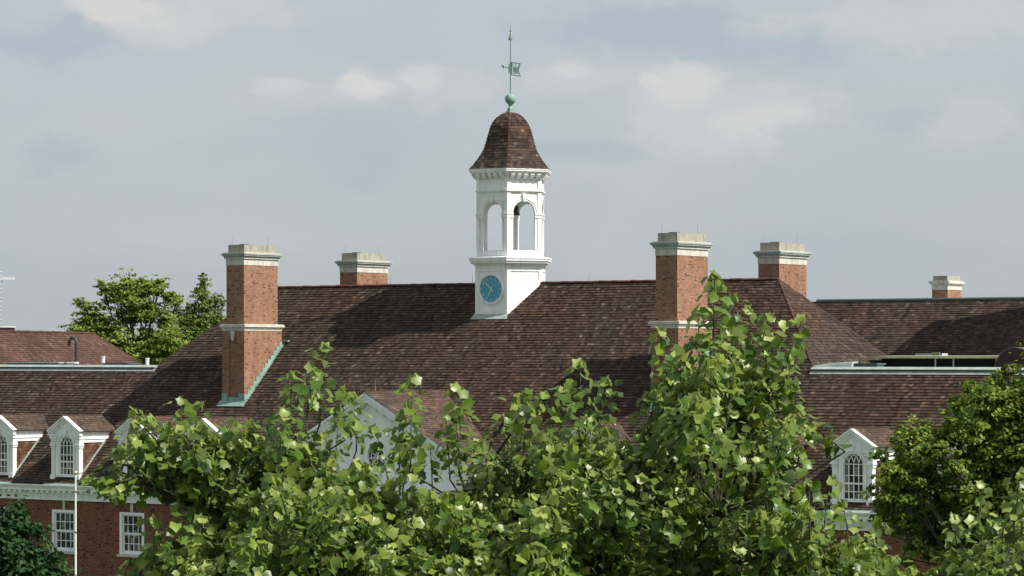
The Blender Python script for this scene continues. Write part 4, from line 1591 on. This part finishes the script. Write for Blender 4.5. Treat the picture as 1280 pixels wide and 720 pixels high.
def clump_tree(name, label, px, dist, lobes, leaf, sub, per, mat, spread=.16, tint0=.45, limbs=(), cat='tree', trunk_r=.25, flat=.7, seedtint=.2, group=None, wisp=1.25):
    """leafy crown made of many leaf-sized faces gathered in sprays round its limbs"""
    c0 = site(px, 444, dist)
    t = thing(name, label, cat, (c0[0], c0[1], 0), group)
    P, Nn, S, C = [], [], [], []
    cents = []
    tot = sum(r ** 2 for _, _, r, _ in lobes)
    for lx, ly, r, dd in lobes:
        c = site(lx, ly, dist + dd)
        rm = r * dist / FPX
        cents.append((c, rm))
        for _ in range(max(3, int(sub * r * r / tot))):
            dv_ = rng.normal(size=3)
            dv_ /= np.linalg.norm(dv_)
            q = c + dv_ * rm * (random.uniform(.25, 1.08) ** .6 if random.random() < .8 else random.uniform(1.0, wisp)) * np.array((1, 1, .88))
            dn = dv_ + np.array((0, 0, .45))
            dn /= np.linalg.norm(dn)
            m = int(per * random.uniform(.5, 1.4))
            sg = rm * spread * random.uniform(.7, 1.3)
            off = rng.normal(size=(m, 3)) * np.array((sg, sg, sg * flat))
            P.append(q + off)
            Nn.append(dn * .7 + np.array((0, 0, .5)) + rng.normal(size=(m, 3)) * .55)
            S.append(leaf * rng.uniform(.6, 1.25, m))
            ct = tint0 + random.gauss(0, seedtint)
            C.append(np.clip(ct + rng.normal(size=m) * .14, 0, 1))
    P, Nn, S, C = np.concatenate(P), unit(np.concatenate(Nn)), np.concatenate(S), np.concatenate(C)
    N = len(P)
    tip = rng.normal(size=(N, 3)) + np.array((0, 0, -.4))
    tt = unit(tip - Nn * (tip * Nn).sum(1, keepdims=True))
    ss = np.cross(tt, Nn)
    L4 = np.array([(-.5, 0, .08), (0, -.75, 0), (.5, 0, .08), (0, .75, -.05)])
    V = P[:, None] + S[:, None, None] * (L4[None, :, 0, None] * ss[:, None] + L4[None, :, 1, None] * tt[:, None] + L4[None, :, 2, None] * Nn[:, None])
    Q = np.arange(N * 4).reshape(N, 4)
    np_mesh('crown', V.reshape(-1, 3), Q, C, mat, t)
    lb = MB()
    zc = min(c[2] - r for c, r in cents)
    fork = np.array((c0[0], c0[1], max(2.5, zc - .5)))
    lb.tube([(c0[0], c0[1], 0), (c0[0] + .1, c0[1] + .05, fork[2] * .5), fork], [trunk_r, trunk_r * .8, trunk_r * .62], M['bark'], 10)
    for c, r in cents:
        e = c + np.array((0, 0, r * .35))
        mid = fork + (e - fork) * .5 + np.array((random.gauss(0, .25), random.gauss(0, .25), -.1 * np.linalg.norm(e - fork)))
        lb.tube([fork - np.array((0, 0, .2)), mid, e], [trunk_r * .34, trunk_r * .17, .02], M['bark'], 6)
        for _ in range(5):
            dv_ = rng.normal(size=3)
            dv_ /= np.linalg.norm(dv_)
            lb.tube([mid + (e - mid) * random.uniform(.3, .9), c + dv_ * r * .85], [trunk_r * .12 + .01, .012], M['bark'], 4)
    lb.build('trunk', t)
    return t


LR = [(1235, 520, 42, 0), (1275, 500, 36, .8), (1206, 545, 28, -.5), (1300, 540, 60, 0), (1146, 560, 34, -.3), (1118, 590, 24, -.8), (1126, 625, 30, -.5), (1160, 615, 34, .2), (1240, 575, 36, .3), (1270, 610, 40, -.2),
      (1190, 640, 26, .6), (1230, 645, 34, -.4), (1110, 655, 18, -.2), (1160, 660, 24, .3), (1345, 480, 60, .4), (1330, 600, 70, 0), (1212, 500, 20, .2), (1252, 480, 18, .3), (1165, 543, 14, 0), (1290, 670, 60, 0), (1150, 590, 32, .9), (1130, 655, 20, .8), (1222, 692, 34, .9), (1100, 625, 12, .2), (1185, 525, 8, 0), (1225, 482, 9, 0), (1128, 540, 9, .2), (1100, 570, 9, 0), (1260, 462, 10, 0), (1098, 598, 9, 0), (1196, 588, 18, -1.2), (1178, 566, 15, -1.2), (1150, 692, 24, .4), (1190, 682, 22, -.2), (1205, 618, 22, -.8)]
clump_tree('ash_tree', 'broad mid-green tree at the right edge, small leaves, hiding the last dormers', 1290, 92.0, LR, .105, 2000, 40, M['leaf_r'], .15, .45, trunk_r=.3, seedtint=.26, flat=.6, wisp=1.5)
LD = [(-20, 690, 60, 0), (20, 690, 42, -.6), (10, 660, 26, 0), (40, 720, 36, 0), (-10, 760, 80, 0), (55, 745, 30, .3)]
clump_tree('shade_tree', 'dark green rounded treetop in the lower left corner, before the brick wall', -10, 105.0, LD, .16, 420, 34, M['leaf_d'], .17, .4, trunk_r=.25)
LB = [(102, 378, 8, 0), (112, 392, 12, 0), (118, 408, 22, 1), (98, 412, 13, 0), (140, 366, 13, 0), (128, 358, 7, 0), (160, 366, 20, 0), (180, 360, 14, .5), (196, 358, 12, 0), (160, 392, 15, 1), (182, 388, 17, 0), (212, 372, 11, 0), (222, 376, 6, 0),
      (206, 398, 15, 0), (145, 420, 17, 0), (182, 428, 20, 1), (210, 425, 20, -1), (165, 446, 22, 0), (120, 430, 22, 0), (200, 448, 20, 0), (158, 350, 5, 0), (176, 350, 4, 0), (200, 352, 4, 0)]
clump_tree('honey_locust', 'yellow-green spreading tree with visible branches behind the roofs at left', 174, 245.0, LB, .19, 2300, 13, M['leaf_y'], .17, .5, trunk_r=.42, seedtint=.24, flat=.35, wisp=1.75)
LB2 = [(255, 352, 7, 0), (252, 366, 11, 0), (262, 380, 12, 0), (242, 384, 11, 0), (272, 372, 7, 0), (236, 398, 13, 0), (255, 398, 17, 0), (272, 396, 11, 0), (246, 418, 20, 0), (226, 420, 18, 0), (228, 396, 10, 0), (220, 385, 7, 0), (265, 414, 14, 0), (240, 440, 22, 0), (280, 378, 5, 0), (254, 344, 4, 0)]
clump_tree('larch_tree', 'bluish green tree with open wispy top just left of the left front chimney', 252, 262.0, LB2, .18, 1150, 10, M['leaf_b'], .18, .5, trunk_r=.3, flat=.45, wisp=1.7)
# far pale building glimpsed through the left trees
q = site(166, 444, 330)
mb = MB()
gx = q[0]
mb.box(gx - 14, gx + 14, q[1], q[1] + 12, 0, 18.6, M['lead'])
mb.box(gx - 14.4, gx + 14.4, q[1] - .4, q[1] + 12.4, 18.6, 19.1, M['block'])
for i in range(9):
    for zz_ in (9.5, 13.5, 16.2):
        mb.box(gx - 13 + i * 3, gx - 11.6 + i * 3, q[1] - .05, q[1] + .02, zz_, zz_ + 1.5, M['glass'])
o = mb.build('far_building', None, origin=(gx, q[1], 0))
o['label'], o['category'] = 'pale grey flat-roofed block glimpsed through the branches of the yellow-green tree', 'building'

# ----------------------------------------------------------------------------
# sky, sun, camera
# ----------------------------------------------------------------------------
sun_dir = np.array((1.0, .168, 1.12))
sun_dir /= np.linalg.norm(sun_dir)
el = math.asin(sun_dir[2])
az = math.atan2(sun_dir[0], sun_dir[1])
wd = bpy.data.worlds.new('World')
sc.world = wd
wd.use_nodes = True
nt = wd.node_tree
bg = nt.nodes['Background']
N = lambda typ: nt.nodes.new(typ)
Lk = lambda a, b: nt.links.new(a, b)
sky = N('ShaderNodeTexSky')
sky.sky_type = 'NISHITA'
sky.sun_disc = False
sky.sun_elevation = el
sky.sun_rotation = az
sky.air_density = 1.0
sky.dust_density = 3.0
sky.ozone_density = 1.0
tc = N('ShaderNodeTexCoord')


def math_node(op, a, b=None, c=None):
    m = N('ShaderNodeMath')
    m.operation = op
    for i, v in enumerate((a, b, c)):
        if v is None:
            continue
        if hasattr(v, 'links'):
            Lk(v, m.inputs[i])
        else:
            m.inputs[i].default_value = v
    return m.outputs[0]


def mixc(f, a, b):
    m = N('ShaderNodeMix')
    m.data_type = 'RGBA'
    for s, v in ((m.inputs[0], f), (m.inputs[6], a), (m.inputs[7], b)):
        if hasattr(v, 'links'):
            Lk(v, s)
        elif isinstance(v, tuple):
            s.default_value = (*v, 1)
        else:
            s.default_value = v
    return m.outputs[2]


def cloud_noise(scale, detail, rough, stretch=2.2, off=(0, 0, 0), dist=.3):
    mp = N('ShaderNodeMapping')
    mp.inputs['Scale'].default_value = (1, 1, stretch)
    mp.inputs['Location'].default_value = off
    Lk(tc.outputs['Generated'], mp.inputs['Vector'])
    n = N('ShaderNodeTexNoise')
    n.inputs['Scale'].default_value = scale
    n.inputs['Detail'].default_value = detail
    n.inputs['Roughness'].default_value = rough
    n.inputs['Distortion'].default_value = dist
    Lk(mp.outputs[0], n.inputs['Vector'])
    return n.outputs[0]


def smooth(v, lo, hi):
    m = N('ShaderNodeMapRange')
    m.interpolation_type = 'SMOOTHSTEP'
    Lk(v, m.inputs[0])
    m.inputs[1].default_value = lo
    m.inputs[2].default_value = hi
    return m.outputs[0]


sep = N('ShaderNodeSeparateXYZ')
Lk(tc.outputs['Generated'], sep.inputs[0])
elev = sep.outputs[2]
wn = cloud_noise(30, 6, .6, 1.6, (5, 2, 1))
wn2 = cloud_noise(30, 6, .6, 1.6, (1, 7, 4))


def bank(x, y, wx, wy, ragged=.9):
    """one cloud bank at a compass bearing and elevation of the sky"""
    d = site(x, y, 1.0) - CAM
    d /= np.linalg.norm(d)
    a = np.cross((0, 0, 1.0), d)
    a /= np.linalg.norm(a)
    dt = N('ShaderNodeVectorMath')
    dt.operation = 'DOT_PRODUCT'
    Lk(tc.outputs['Generated'], dt.inputs[0])
    dt.inputs[1].default_value = tuple(a)
    u = math_node('DIVIDE', dt.outputs['Value'], wx / FPX)
    v = math_node('DIVIDE', math_node('SUBTRACT', elev, float(d[2])), wy / FPX)
    u = math_node('ADD', u, math_node('MULTIPLY', math_node('SUBTRACT', wn, .5), ragged * 3))
    v = math_node('ADD', v, math_node('MULTIPLY', math_node('SUBTRACT', wn2, .5), ragged * 4))
    r = math_node('SQRT', math_node('ADD', math_node('MULTIPLY', u, u), math_node('MULTIPLY', v, v)))
    m = N('ShaderNodeMapRange')
    m.interpolation_type = 'SMOOTHSTEP'
    Lk(r, m.inputs[0])
    m.inputs[1].default_value, m.inputs[2].default_value = 1.3, .45
    return m.outputs[0]


veil = smooth(cloud_noise(3.0, 5, .55, 2.5), .3, .75)
HZ = (3.55, 3.90, 4.15)
nis = mixc(.80, sky.outputs[0], HZ)
col = mixc(math_node('MULTIPLY', smooth(cloud_noise(14, 6, .55, 2.6, (3, 1, 0)), .40, .75), .28), nis, (4.05, 4.15, 4.25))
col = mixc(math_node('MULTIPLY', smooth(cloud_noise(11, 5, .55, 3.0, (9, 4, 2)), .45, .8), .28), col, (2.9, 3.4, 3.8))
BLUE, PALE, PUFF = (2.50, 3.10, 3.55), (4.25, 4.25, 4.25), (5.2, 4.95, 4.8)
for x, y, wx, wy, f, c_ in ((85, 45, 75, 32, .45, BLUE), (820, 25, 150, 32, .50, BLUE), (900, 60, 130, 22, .35, BLUE), (430, 175, 130, 45, .22, BLUE), (60, 190, 60, 40, .35, BLUE), (1010, 320, 200, 30, .2, BLUE),
                            (740, 190, 90, 16, .3, BLUE), (1130, 150, 60, 22, .3, BLUE), (180, 18, 130, 34, .75, PALE), (320, 12, 70, 22, .5, PALE), (1160, 25, 190, 34, .55, PALE), (900, 135, 130, 50, .6, PALE), (720, 95, 70, 28, .5, PALE),
                            (560, 110, 80, 30, .45, PALE), (1210, 150, 60, 40, .4, PALE), (140, 12, 70, 22, .4, PUFF), (450, 103, 34, 22, .65, PUFF), (478, 108, 22, 14, .4, PUFF), (345, 106, 34, 12, .35, PUFF), (528, 97, 24, 20, .35, PUFF), (410, 120, 90, 26, .3, PALE), (870, 105, 60, 24, .35, PUFF), (960, 150, 55, 22, .3, PUFF),
                            (720, 85, 28, 15, .3, PUFF), (812, 103, 14, 9, .35, PUFF)):
    col = mixc(math_node('MULTIPLY', bank(x, y, wx, wy), f), col, c_)
Lk(col, bg.inputs['Color'])
bg.inputs['Strength'].default_value = .105

sl_ = bpy.data.lights.new('sun', 'SUN')
sl_.energy = 5.0
sl_.angle = R(.55)
sl_.color = (1.0, .945, .86)
so = bpy.data.objects.new('sun', sl_)
COL.objects.link(so)
so.rotation_euler = Vector(tuple(sun_dir)).to_track_quat('Z', 'Y').to_euler()
so.location = (60, 20, 80)

cd = bpy.data.cameras.new('camera')
cd.sensor_width = 36
cd.lens = FPX / 1280 * 36
cd.shift_y = (444 - 360) / 1280
cd.clip_start = .5
cd.clip_end = 6000
co = bpy.data.objects.new('camera', cd)
COL.objects.link(co)
co.location = tuple(CAM)
co.rotation_euler = (R(90), 0, TH)
sc.camera = co

sc.view_settings.view_transform = 'Standard'
sc.view_settings.look = 'None'
sc.view_settings.exposure = .50
sc.view_settings.gamma = 1
sc.view_settings.use_curve_mapping = False
sc.render.engine = 'CYCLES'
sc.cycles.max_bounces = 6
sc.cycles.transparent_max_bounces = 4
